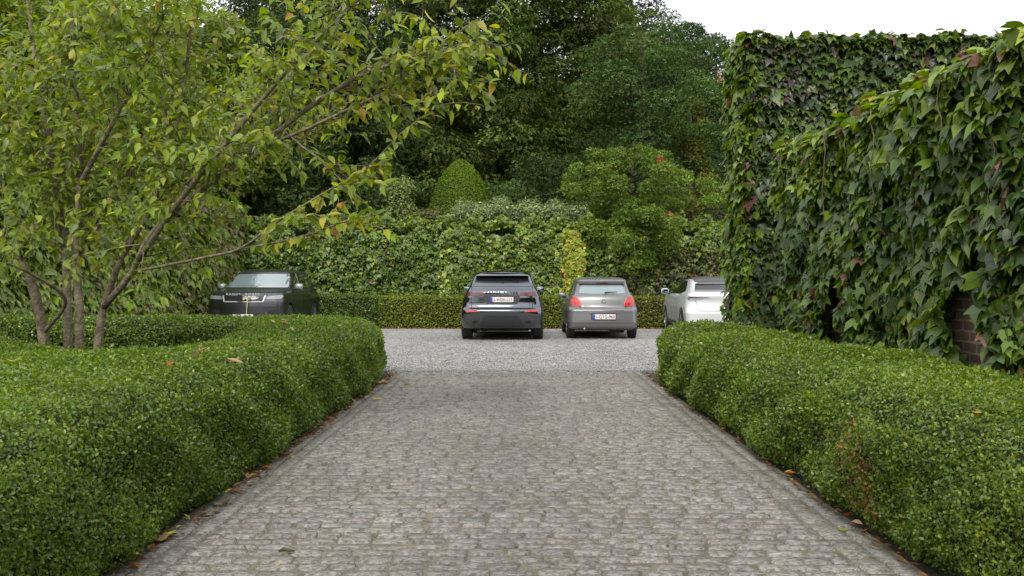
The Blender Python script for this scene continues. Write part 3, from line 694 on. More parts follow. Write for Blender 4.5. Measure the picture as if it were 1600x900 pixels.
# ---------------------------------------------------------------- the multi-stemmed cherry on the left
def cherry():
    base = np.array([X(112, 8.8), 8.8, 0.])
    root = empty('cherry_tree', base, 'multi-stemmed cherry in the bed at left, long branches reaching right, leaves turning yellow', 'tree')
    def ln(*q): return [at(a, b_, c) for a, b_, c in q]
    limbs = [
        (ln((74, 655, 8.6), (66, 530, 8.6), (45, 440, 8.5), (12, 388, 8.4), (-60, 300, 8.2), (-130, 170, 8.0)), .060),
        (ln((104, 648, 8.8), (103, 500, 8.8), (100, 400, 8.8), (88, 300, 8.9), (66, 170, 9.0), (45, 30, 9.1), (30, -120, 9.2)), .047),
        (ln((120, 648, 8.75), (122, 500, 8.7), (117, 400, 8.7), (122, 300, 8.6), (120, 180, 8.5), (112, 40, 8.3), (118, -120, 8.2)), .047),
        (ln((140, 655, 8.6), (150, 545, 8.6), (162, 475, 8.55), (190, 400, 8.4), (232, 330, 8.2), (262, 250, 8.0), (285, 150, 7.9), (300, 20, 7.8)), .044),
        (ln((160, 480, 8.55), (205, 425, 8.3), (235, 365, 8.1), (310, 300, 7.8), (395, 235, 7.4), (480, 170, 7.1), (560, 120, 6.9), (640, 92, 6.8), (700, 78, 6.75)), .032),
        (ln((215, 405, 8.2), (290, 300, 7.7), (360, 215, 7.3), (440, 120, 7.0), (520, 40, 6.8), (600, -40, 6.6)), .028),
        (ln((92, 340, 8.9), (60, 290, 9.2), (20, 200, 9.5), (-20, 90, 9.8)), .030),
        (ln((117, 400, 8.7), (165, 330, 8.9), (215, 240, 9.1), (250, 120, 9.3), (270, -20, 9.4)), .032),
        (ln((122, 290, 8.6), (170, 200, 8.2), (220, 110, 7.8), (260, 10, 7.5)), .028),
        (ln((232, 330, 8.2), (330, 232, 8.3), (430, 150, 8.3), (500, 60, 8.3), (560, -30, 8.3)), .028),
        (ln((210, 424, 8.2), (255, 415, 7.9), (320, 402, 7.5), (375, 388, 7.1), (430, 348, 6.8), (500, 305, 6.6), (560, 272, 6.5), (606, 254, 6.45)), .011),
        (ln((375, 388, 7.1), (430, 379, 6.9), (490, 364, 6.7), (540, 345, 6.6), (592, 334, 6.55)), .008),
        (ln((66, 520, 8.6), (100, 470, 8.2), (50, 430, 7.8), (-20, 400, 7.4)), .020),
        (ln((395, 235, 7.4), (470, 205, 7.1), (545, 170, 6.9), (610, 140, 6.8)), .014),
    ]
    lines = []; LP = []; LD = []; LS = []; TW = []
    up = np.array([0, 0, 1.0])
    def leafy(pts, step, big=1.0):
        seglen = np.linalg.norm(np.diff(pts, axis=0), axis=1).sum(); n = max(2, int(seglen / step))
        q = spline(pts, n + 1); dd = np.gradient(q, axis=0)
        for i in range(n + 1):
            t = nrm(dd[i][None])[0]; side = np.cross(t, up); side /= (np.linalg.norm(side) + 1e-6); side *= (1 if i % 2 else -1)
            for _ in range(1 if rng.random() < .75 else 2):
                v = side * rng.uniform(.3, 1) + t * rng.uniform(.1, .7) - up * rng.uniform(.35, 1.5) + rng.normal(0, .25, 3)
                LP.append(q[i] + rng.normal(0, .008, 3)); LD.append(v); LS.append(big * rng.uniform(.075, .135))
    def twig(p, d_, ln_, r, lvl, step):
        n = 5; pts = [p]; d_ = d_ / np.linalg.norm(d_)
        for i in range(n):
            d_ = d_ + rng.normal(0, .10, 3) + up * (.05 if lvl == 1 else -.03); d_ /= np.linalg.norm(d_); pts.append(pts[-1] + d_ * ln_ / n)
        pts = np.array(pts); lines.append((pts, [r * (1 - .15 * i) for i in range(n + 1)]))
        if lvl == 1:
            leafy(pts[2:], .075)
            for k in range(int(ln_ / .16)):
                f = rng.uniform(.15, 1); q = pts[min(n - 1, int(f * n))] * (1 - (f * n) % 1) + pts[min(n, int(f * n) + 1)] * ((f * n) % 1)
                dv = d_ * .8 + rng.normal(0, .6, 3); twig(q, dv, rng.uniform(.25, .5), .004, 2, step)
        else: leafy(pts, step)
    for li, (pts, r0) in enumerate(limbs):
        n = 24; q = spline(pts, n); rad = [r0 * (1 - .8 * i / n) + .003 for i in range(n)]
        if pts[0][2] < .05: rad[0] *= 1.15
        lines.append((q, rad)); length = np.linalg.norm(np.diff(q, axis=0), axis=1).sum()
        if li in (10, 11):
            leafy(q[int(n * (.50 if li == 10 else .1)):], .028, 1.15)
            for f in ((.62, .75, .86) if li == 10 else (.45, .75)):
                i = int(f * n); dv = q[i + 1] - q[i]; dv = nrm(dv[None])[0] + np.array([rng.normal(0, .2), rng.normal(0, .6), rng.choice([-.5, .6])])
                pts2 = [q[i], q[i] + dv * .12, q[i] + dv * .26 + up * .02, q[i] + dv * .38]; lines.append((np.array(pts2), [.005, .004, .003, .002])); leafy(np.array(pts2), .05, 1.1)
            continue
        thin = li in (4, 5, 9, 13)
        nb = int(length * (12 if thin else 12))
        for k in range(nb):
            f = rng.uniform(.30 if r0 > .035 else .15, 1.0); i = min(n - 2, int(f * n)); p = q[i]
            if p[2] < 2.2 and p[0] < -2.3 and rng.random() < .3: continue
            if p[2] < 1.45 and p[0] < -2.3: continue
            dv = nrm((q[i + 1] - q[i])[None])[0] * .8 + rng.normal(0, .75, 3) + up * .15
            twig(p, dv, rng.uniform(.35, .9) * (.62 if (thin and f > .55) else 1.0), .009 * (1 - f * .4), 1, .07)
        leafy(q[int(n * .7):], .06)
    P = np.array(LP); V = np.array(LD); s = np.array(LS); n = len(P)
    nl = up * .8 + rng.normal(0, .55, (n, 3)) + np.array([0, -.35, 0])
    pal = [(.18, .245, .02), (.23, .295, .025), (.14, .20, .02), (.30, .345, .045), (.20, .26, .10)]
    col = pick(pal, [4, 4, 3, 2, 1.2], n, .2)
    wx = P[:, 0]
    py = np.clip((wx + 3.2) / 2.6, 0, 1) * .14 + .03
    low = (P[:, 2] < 2.3) & (wx > -2.4)
    py = np.where(low, .42, py)
    m = rng.random(n) < py; col[m] = pick([(.34, .32, .04), (.27, .31, .04), (.38, .25, .04), (.36, .16, .05)], [3, 5, 1.0, .3], m.sum())
    leaves('crown', P - base, nl, V, s * .86, col, T_OVAL, M_tree, root)
    tubes('trunk', [([Vector(p_ - base) for p_ in pts], rad) for pts, rad in lines], M_bark, root, 6)
    print('cherry', n, len(lines))
cherry()

# ---------------------------------------------------------------- cars
def paint(name, c, rough=.28, metal=.55, coat=.8): return new_mat(name, c, rough, metal, .5, coat)
M_glass = new_mat('tinted_glass', (.012, .014, .016), .04, 0, .9, 1)
M_glass_dark = new_mat('smoked_glass', (.008, .009, .01), .2, 0, .25)
M_mirror = new_mat('mirror_glass', (.25, .3, .33), .06, 1)
M_letter = new_mat('pale_lettering', (.55, .56, .58), .35, .3)
M_rubber = new_mat('tyre_rubber', (.022, .022, .022), .8)
M_blackp = new_mat('black_plastic', (.017, .018, .019), .55)
M_greyp = new_mat('grey_plastic', (.034, .035, .037), .55)
M_gloss = new_mat('gloss_black', (.01, .01, .011), .12, 0, .6, .6)
M_red = new_mat('red_lens', (.50, .012, .01), .18, 0, .6, .8)
M_red2 = new_mat('inner_red_lens', (.34, .012, .012), .15, 0, .6, .8)
M_dred = new_mat('dark_red_lens', (.10, .012, .014), .18, 0, .6, .8)
M_chrome = new_mat('chrome', (.75, .76, .78), .12, 1)
M_alloy = new_mat('alloy', (.42, .43, .45), .3, .8)
M_plate = new_mat('white_plate', (.74, .74, .72), .4)
M_eu = new_mat('plate_blue', (.02, .06, .42), .4)
M_num = new_mat('plate_lettering', (.20, .02, .03), .5)
M_seam = new_mat('seam_black', (.006, .006, .006), .8)
M_under = new_mat('underbody', (.014, .014, .014), .9)
M_lamp = new_mat('clear_lens', (.5, .52, .55), .08, .2, .8, 1)
M_yell = new_mat('yellow_plastic', (.50, .50, .14), .5)

def outline(p, nr=6, nc=8, ns=16):
    z, yr, yf, w, rxr, ryr, rxf, ryf, br, bf, tp = p
    pts = []; ym = (yr + yf) / 2; hl = (yf - yr) / 2
    def wid(y): return w - tp * abs((y - ym) / hl) ** 3
    ya = yr + br + ryr; yb = yf - bf - ryf; wa, wb = wid(ya), wid(yb)
    for i in range(nr):
        x = (wa - rxr) * i / nr; pts.append((x, yr + br * (x / max(wa - rxr, .01)) ** 2))
    for i in range(nc):
        a = math.pi / 2 * i / nc; pts.append((wa - rxr + rxr * math.sin(a), ya - ryr * math.cos(a)))
    for i in range(ns):
        y = ya + (yb - ya) * i / ns; pts.append((wid(y), y))
    for i in range(nc):
        a = math.pi / 2 * i / nc; pts.append((wb - rxf + rxf * math.cos(a), yb + ryf * math.sin(a)))
    for i in range(nr + 1):
        x = (wb - rxf) * (1 - i / nr); pts.append((x, yf - bf * (x / max(wb - rxf, .01)) ** 2))
    full = pts + [(-x, y) for x, y in pts[-2:0:-1]]
    return [(x, y, z) for x, y in full]

def car_body(slices, wheels, wr, mat, parent, sub=4):
    S = np.array(slices, float); n = (len(S) - 1) * sub + 1
    # monotone-ish interpolation: catmull rom softened with linear
    t = np.linspace(0, len(S) - 1 - 1e-6, n); i = t.astype(int); f = (t - i)[:, None]
    lin = S[i] * (1 - f) + S[i + 1] * f; Q = spline(S, n) * .75 + lin * .25
    rings = [outline(q) for q in Q]; m = len(rings[0])
    V = [v for r_ in rings for v in r_]; Fs = []
    for j in range(n - 1):
        for k in range(m): k2 = (k + 1) % m; Fs.append((j * m + k, j * m + k2, (j + 1) * m + k2, (j + 1) * m + k))
    Fs.append(tuple(range(m))[::-1]); Fs.append(tuple((n - 1) * m + k for k in range(m)))
    # closed bmesh first, ray target before wheel openings are cut
    bm = bmesh.new(); vs = [bm.verts.new(v) for v in V]
    for f_ in Fs: bm.faces.new([vs[q] for q in f_])
    bmesh.ops.recalc_face_normals(bm, faces=bm.faces)
    tree = BVHTree.FromBMesh(bm)
    me = bpy.data.meshes.new('body'); bm.to_mesh(me); bm.free(); me.materials.append(mat)
    o = bpy.data.objects.new('body', me); C.objects.link(o)
    cb = bmesh.new()
    for (y0) in wheels:
        for sx in (-1, 1):
            bmesh.ops.create_cone(cb, cap_ends=True, segments=32, radius1=wr + .055, radius2=wr + .055, depth=.6,
                                  matrix=Matrix.Translation((sx * .92, y0, wr - .01)) @ Matrix.Rotation(R(90), 4, 'Y'))
    cm = bpy.data.meshes.new('cut'); cb.to_mesh(cm); cb.free(); co = bpy.data.objects.new('cut', cm); C.objects.link(co)
    md = o.modifiers.new('b', 'BOOLEAN'); md.object = co; md.operation = 'DIFFERENCE'; md.solver = 'EXACT'
    bpy.context.view_layer.update()
    ev = o.evaluated_get(bpy.context.evaluated_depsgraph_get()); nm = bpy.data.meshes.new_from_object(ev)
    o.modifiers.clear(); o.data = nm; nm.name = 'body'; bpy.data.objects.remove(co)
    if not nm.materials: nm.materials.append(mat)
    nm.polygons.foreach_set('use_smooth', np.ones(len(nm.polygons), bool))
    nm.set_sharp_from_angle(angle=R(38))
    o.parent = parent
    return o, tree

def patch(name, poly, side, tree, mat, parent, off=.006, sub=.06, hollow=None, rnd=0, lay=0):
    """a panel cut to a 2D outline and laid onto the body. side: 'rear','front' (outline x,z), 'left','right' (outline y,z), 'top' (x,y)"""
    if rnd:
        q = []; n = len(poly)
        for i in range(n):
            a, b_, c = Vector(poly[i - 1]), Vector(poly[i]), Vector(poly[(i + 1) % n])
            r_ = min(rnd, (a - b_).length * .45, (c - b_).length * .45); p0 = b_ + (a - b_).normalized() * r_; p1 = b_ + (c - b_).normalized() * r_
            for t in (0, .25, .5, .75, 1): q.append(tuple(p0 * (1 - t) ** 2 + b_ * 2 * t * (1 - t) + p1 * t * t))
        poly = q
    bm = bmesh.new(); vs = [bm.verts.new((p[0], p[1], 0)) for p in poly]; bm.faces.new(vs)
    xs = [p[0] for p in poly]; ys = [p[1] for p in poly]
    for ax, lo, hi in ((0, min(xs), max(xs)), (1, min(ys), max(ys))):
        k = max(1, int((hi - lo) / sub))
        for i in range(1, k):
            co = [0, 0, 0]; no_ = [0, 0, 0]; co[ax] = lo + (hi - lo) * i / k; no_[ax] = 1
            bmesh.ops.bisect_plane(bm, geom=bm.verts[:] + bm.edges[:] + bm.faces[:], plane_co=co, plane_no=no_)
    bmesh.ops.triangulate(bm, faces=[f_ for f_ in bm.faces if len(f_.verts) > 4])
    dirs = {'rear': Vector((0, 1, 0)), 'front': Vector((0, -1, 0)), 'left': Vector((1, 0, 0)), 'right': Vector((-1, 0, 0)), 'top': Vector((0, 0, -1))}
    d_ = dirs[side]
    hit = {}
    for v in bm.verts:
        a, b_ = v.co.x, v.co.y
        if side in ('rear', 'front'): o_ = Vector((a, 0, b_)) - d_ * 8 + (Vector((0, 0, 0)))
        elif side in ('left', 'right'): o_ = Vector((0, a, b_)) - d_ * 8
        else: o_ = Vector((a, b_, 0)) - d_ * 8
        if side == 'front': o_.y = 12
        loc, no_, idx, dist = tree.ray_cast(o_, d_)
        if loc is None: 
            loc, no_, idx, dist = tree.find_nearest(o_ + d_ * 8 if side != 'front' else Vector((a, 4, b_)))
        hit[v] = (loc, no_)
    res = bmesh.ops.extrude_face_region(bm, geom=bm.faces[:])
    newv = [g for g in res['geom'] if isinstance(g, bmesh.types.BMVert)]
    oldmap = {}
    key = {(round(v.co.x, 5), round(v.co.y, 5)): h for v, h in hit.items()}
    for v in bm.verts:
        oldmap[v] = key[(round(v.co.x, 5), round(v.co.y, 5))]
    ns = set(newv)
    for v in bm.verts:
        loc, no_ = oldmap[v]
        v.co = loc + (-d_ * (off + lay) if v in ns else d_ * .012)
    bmesh.ops.recalc_face_normals(bm, faces=bm.faces)
    me = bpy.data.meshes.new(name); bm.to_mesh(me); bm.free(); me.materials.append(mat)
    me.polygons.foreach_set('use_smooth', np.ones(len(me.polygons), bool)); me.set_sharp_from_angle(angle=R(40))
    o = bpy.data.objects.new(name, me); C.objects.link(o); o.parent = parent
    return o
def mirror(poly): return [(-a, b_) for a, b_ in poly][::-1]

def text_mesh(name, s, size, mat, parent, loc, face='rear', depth=.004, spacing=1.0, bold=0.0, width=None):
    cu = bpy.data.curves.new(name, 'FONT'); cu.body = s; cu.size = size; cu.extrude = depth; cu.align_x = 'CENTER'; cu.align_y = 'CENTER'
    cu.space_character = spacing; cu.offset = bold
    to = bpy.data.objects.new(name, cu); C.objects.link(to); bpy.context.view_layer.update()
    me = bpy.data.meshes.new_from_object(to.evaluated_get(bpy.context.evaluated_depsgraph_get())); bpy.data.objects.remove(to)
    me.materials.clear(); me.materials.append(mat)
    if width:
        w_ = max(v.co.x for v in me.vertices) - min(v.co.x for v in me.vertices)
        for v in me.vertices: v.co.x *= width / w_
    o = bpy.data.objects.new(name, me); C.objects.link(o); o.parent = parent; o.location = loc
    o.rotation_euler = (R(90), 0, 0 if face == 'rear' else R(180))
    return o

def cbox(name, x0, x1, y0, y1, z0, z1, mat, parent, bev=.01):
    bm = bmesh.new(); bmesh.ops.create_cube(bm, size=1)
    for v in bm.verts: v.co = Vector(((x0 + x1) / 2 + v.co.x * (x1 - x0), (y0 + y1) / 2 + v.co.y * (y1 - y0), (z0 + z1) / 2 + v.co.z * (z1 - z0)))
    if bev: bmesh.ops.bevel(bm, geom=bm.edges[:], offset=min(bev, (x1 - x0) * .4, (y1 - y0) * .4, (z1 - z0) * .4), segments=3, affect='EDGES', profile=.5)
    me = bpy.data.meshes.new(name); bm.to_mesh(me); bm.free(); me.materials.append(mat)
    me.polygons.foreach_set('use_smooth', np.ones(len(me.polygons), bool)); me.set_sharp_from_angle(angle=R(50))
    o = bpy.data.objects.new(name, me); C.objects.link(o); o.parent = parent
    return o

def wheel(parent, x, y, r_, wd, sx, spokes=5, rimmat=None, rimr=.68):
    wo = empty('wheel', (x, y, r_), parent=parent)
    prof = [(-.5, .70), (-.5, .86), (-.46, .95), (-.36, 1.0), (-.12, 1.0), (-.1, .975), (-.06, .975), (-.04, 1.0), (.04, 1.0), (.06, .975), (.1, .975), (.12, 1.0), (.36, 1.0), (.46, .95), (.5, .86), (.5, .70), (.42, .66), (-.42, .66)]
    V = []; Fs = []; n = 40; m = len(prof)
    for i in range(n):
        a = 2 * math.pi * i / n
        for u, rr in prof: V.append((u * wd, math.cos(a) * rr * r_, math.sin(a) * rr * r_))
    for i in range(n):
        for k in range(m): Fs.append((i * m + k, i * m + (k + 1) % m, ((i + 1) % n) * m + (k + 1) % m, ((i + 1) % n) * m + k))
    t_ = mesh_py('tyre', V, Fs, M_rubber, wo, True); t_.data.set_sharp_from_angle(angle=R(30))
    V = []; Fs = []; rr = r_ * .70; xo = sx * wd * .38
    bm = bmesh.new()
    for rad, dep, xx in ((rr, wd * .7, 0),):
        bmesh.ops.create_cone(bm, cap_ends=True, segments=36, radius1=rad, radius2=rad, depth=wd * .3, matrix=Matrix.Translation((-sx * wd * .1, 0, 0)) @ Matrix.Rotation(R(90), 4, 'Y'))
    dk = mesh_from_bm('brake_drum', bm, M_under, wo)
    bm = bmesh.new()
    for i in range(spokes):
        a = 2 * math.pi * i / spokes
        for s_ in (-.12, .12):
            M4 = Matrix.Rotation(a + s_, 4, 'X') @ Matrix.Translation((xo, 0, rr * .52))
            bmesh.ops.create_cube(bm, size=1, matrix=M4 @ Matrix.Diagonal((.03, rr * .14, rr * .98, 1)))
    bmesh.ops.create_cone(bm, cap_ends=True, segments=20, radius1=rr * .22, radius2=rr * .18, depth=.04, matrix=Matrix.Translation((xo, 0, 0)) @ Matrix.Rotation(R(90) * sx, 4, 'Y'))
    # outer ring
    ring = []
    for i in range(36):
        a = 2 * math.pi * i / 36
        ring.append([bm.verts.new((xo + q * sx, math.cos(a) * rad, math.sin(a) * rad)) for q, rad in ((-.06, rr * 1.0), (.012, rr * 1.01), (.014, rr * .93), (-.06, rr * .90))])
    for i in range(36):
        A = ring[i]; B = ring[(i + 1) % 36]
        for k in range(4): bm.faces.new((A[k], A[(k + 1) % 4], B[(k + 1) % 4], B[k]))
    bmesh.ops.recalc_face_normals(bm, faces=bm.faces)
    mesh_from_bm('rim', bm, rimmat or M_alloy, wo)
    return wo
def mesh_from_bm(name, bm, mat, parent):
    me = bpy.data.meshes.new(name); bm.to_mesh(me); bm.free(); me.materials.append(mat)
    o = bpy.data.objects.new(name, me); C.objects.link(o); o.parent = parent
    return o

def mirror_unit(parent, x, y, z, sx, mat, glass=None, sc_=1.0):
    """door mirror: rounded shell on a short arm, glass on its rear face"""
    bm = bmesh.new(); bmesh.ops.create_uvsphere(bm, u_segments=20, v_segments=14, radius=1)
    for v in bm.verts:
        c = v.co; q = .62; c.x = math.copysign(abs(c.x) ** q, c.x); c.z = math.copysign(abs(c.z) ** q, c.z)
        v.co = Vector((x + sx * .10 + c.x * .105 * sc_, y + c.y * (.10 if c.y > 0 else .035), z + c.z * .075 * sc_))
    o = mesh_from_bm('door_mirror', bm, mat, parent); o.data.polygons.foreach_set('use_smooth', np.ones(len(o.data.polygons), bool))
    cbox('mirror_arm', min(x - sx * .06, x + sx * .05), max(x - sx * .06, x + sx * .05), y, y + .06, z - .085, z - .045, M_blackp, o)
    g = cbox('mirror_glass', x + sx * .10 - .085 * sc_, x + sx * .10 + .085 * sc_, y - .040, y - .030, z - .055 * sc_, z + .055 * sc_, M_mirror, o, .004)
    return o

def plate(parent, x, y, z, s, face='rear', tilt=0):
    sg = -1 if face == 'rear' else 1
    p = cbox('number_plate', x - .26, x + .26, min(y, y + sg * .012), max(y, y + sg * .012), z - .056, z + .056, M_plate, parent, .003)
    f = y + sg * .014
    lx = x - .235 if face == 'rear' else x + .235
    cbox('country_band', lx - .024, lx + .024, min(f, f - sg * .004), max(f, f - sg * .004), z - .053, z + .053, M_eu, p, 0)
    text_mesh('registration_number', s, .105, M_num, p, (x + (.022 if face == 'rear' else -.022), f, z - .002), face, .002, 1.0, .0012, .43)
    return p

# --- black SUV in the middle, seen from behind (rear bumper at y = 0, wheels on z = 0)
def suv_mid():
    root = empty('parked_car', (-.36, 19.80, 0), 'black SUV seen from behind, slim rear window, leftmost of the two middle cars', 'car')
    P = paint('black_blue_paint', (.16, .168, .19), .13, 1, .2)
    S = [(.24, .30, 4.10, .80, .12, .12, .3, .25, .04, .10, .02),
         (.30, .10, 4.24, .90, .12, .14, .3, .25, .04, .12, .02),
         (.42, .03, 4.33, .935, .14, .16, .35, .3, .05, .15, .03),
         (.62, .00, 4.37, .950, .16, .20, .35, .35, .06, .16, .03),
         (.70, .00, 4.37, .952, .18, .22, .35, .35, .07, .16, .04),
         (.76, .08, 4.36, .950, .18, .24, .35, .35, .07, .16, .04),
         (.86, .11, 4.34, .940, .18, .26, .35, .35, .07, .16, .04),
         (.98, .11, 4.28, .915, .18, .28, .35, .35, .07, .16, .05),
         (1.05, .12, 4.15, .880, .18, .28, .30, .35, .07, .14, .05),
         (1.12, .13, 3.80, .850, .18, .26, .26, .35, .08, .12, .05),
         (1.20, .22, 3.35, .800, .14, .24, .22, .35, .08, .12, .05),
         (1.30, .30, 3.02, .750, .10, .18, .18, .3, .08, .12, .05),
         (1.42, .47, 2.70, .710, .10, .16, .16, .3, .08, .12, .05),
         (1.50, .57, 2.42, .670, .10, .16, .16, .3, .08, .12, .05),
         (1.555, .68, 2.10, .610, .14, .18, .18, .3, .06, .10, .05),
         (1.595, .80, 1.80, .44, .2, .2, .2, .3, .05, .06, .04),
         (1.61, 1.10, 1.45, .2, .1, .1, .1, .1, .02, .02, .01)]
    _, T = car_body(S, (.86, 3.52), .365, P, root)
    pt = lambda n_, po, sd, m_, par=root, **k: patch(n_, po, sd, T, m_, par, **k)
    g = patch('rear_window', [(-.64, 1.335), (-.35, 1.315), (.35, 1.315), (.64, 1.335), (.60, 1.45), (.5, 1.475), (-.5, 1.475), (-.60, 1.45)], 'rear', T, M_glass_dark, root, rnd=.03)
    pt('spoiler', [(-.63, 1.483), (.63, 1.483), (.57, 1.55), (-.57, 1.55)], 'rear', P, off=.14, rnd=.02)
    pt('tail_trim', [(-.40, 1.02), (.40, 1.02), (.40, 1.055), (-.40, 1.055)], 'rear', M_gloss, off=.010)
    for s_ in (1, -1):
        po = [(.405, 1.02), (.80, 1.02), (.835, 1.06), (.80, 1.10), (.405, 1.095)]
        t = pt('tail_light', po if s_ > 0 else mirror(po), 'rear', M_dred, off=.012, rnd=.015)
        po = [(.50, .655), (.80, .665), (.83, .70), (.72, .705), (.56, .69)]
        pt('reflector', po if s_ > 0 else mirror(po), 'rear', M_red, off=.010)
        po = [(.55, .42), (.66, .42), (.64, .465), (.53, .455)]
        pt('exhaust_outlet', po if s_ > 0 else mirror(po), 'rear', M_seam, off=.036)
        po = [(.405, .975), (.80, .985), (.82, 1.012), (.405, 1.012)]
        pt('tailgate_crease', po if s_ > 0 else mirror(po), 'rear', P, off=.014)
    pt('lower_bumper', [(-.90, .50), (-.80, .36), (-.62, .30), (.62, .30), (.80, .36), (.90, .50), (.86, .60), (.62, .63), (.5, .645), (-.5, .645), (-.62, .63), (-.86, .60)], 'rear', M_greyp, off=.018)
    pt('skid_panel', [(-.50, .335), (.50, .335), (.38, .57), (-.38, .57)], 'rear', M_blackp, off=.034, rnd=.05)
    pt('plate_recess', [(-.36, .835), (.36, .835), (.42, .97), (.42, 1.018), (-.42, 1.018), (-.42, .97)], 'rear', M_greyp, off=.006, rnd=.03)
    pt('tailgate_lip', [(-.60, .745), (.60, .745), (.62, .785), (-.62, .785)], 'rear', P, off=.03, rnd=.01)
    for po in ([(-.70, .745), (-.69, .745), (-.69, 1.24), (-.70, 1.24)], [(.69, .745), (.70, .745), (.70, 1.24), (.69, 1.24)], [(-.69, .728), (.69, .728), (.69, .738), (-.69, .738)], [(-.72, 1.232), (.72, 1.232), (.72, 1.238), (-.72, 1.238)]):
        pt('panel_seam', po, 'rear', M_seam, off=.003)
    plate(root, 0, .095, .935, '2-WDK-217')
    for tx, xx, ww in (('RANGE', -.20, .33), ('ROVER', .20, .33)): text_mesh('brand_lettering', tx, .085, M_seam, root, (xx, .100, 1.088), 'rear', .003, 1.35, .0015, ww)
    for sd in ('left', 'right'):
        pt('side_window', [(.62, 1.22), (1.5, 1.17), (3.05, 1.12), (2.55, 1.40), (2.1, 1.475), (1.0, 1.47)], sd, M_glass, rnd=.04)
        pt('wheel_arch_trim', [(.35, .42), (.42, .66), (.62, .80), (.86, .84), (1.10, .80), (1.30, .66), (1.37, .42), (1.33, .42), (1.25, .62), (1.06, .75), (.86, .79), (.66, .75), (.47, .62), (.39, .42)], sd, M_blackp, off=.015)
        pt('sill_trim', [(1.36, .30), (3.0, .30), (3.0, .44), (1.36, .44)], sd, M_blackp, off=.012)
    mirror_unit(root, -.84, 2.75, 1.15, -1, P); mirror_unit(root, .84, 2.75, 1.15, 1, P)
    for y in (.86, 3.52):
        for sx in (-1, 1): wheel(root, sx * .83, y, .365, .245, sx)
    cbox('underbody', -.62, .62, .35, 4.0, .21, .34, M_under, root, .03)
    tubes('exhaust_pipe', [([(-.45, .22, .25), (-.45, .7, .22), (0, 1.0, .22), (0, 3, .22)], [.04, .04, .04, .04])], M_under, root, 8)
    cbox('rear_axle', -.72, .72, .80, .92, .22, .30, M_greyp, root, .02)
    tubes('roof_antenna', [([(0, .95, 1.60), (0, .90, 1.63), (0, .86, 1.635)], [.03, .02, .005])], M_gloss, root, 6)
    tubes('rear_wiper', [([(0, .30, 1.29), (.15, .36, 1.335), (.38, .37, 1.345)], [.012, .008, .006])], M_seam, root, 5)
M_chrome2 = new_mat('dark_lettering', (.10, .105, .115), .3, .6)

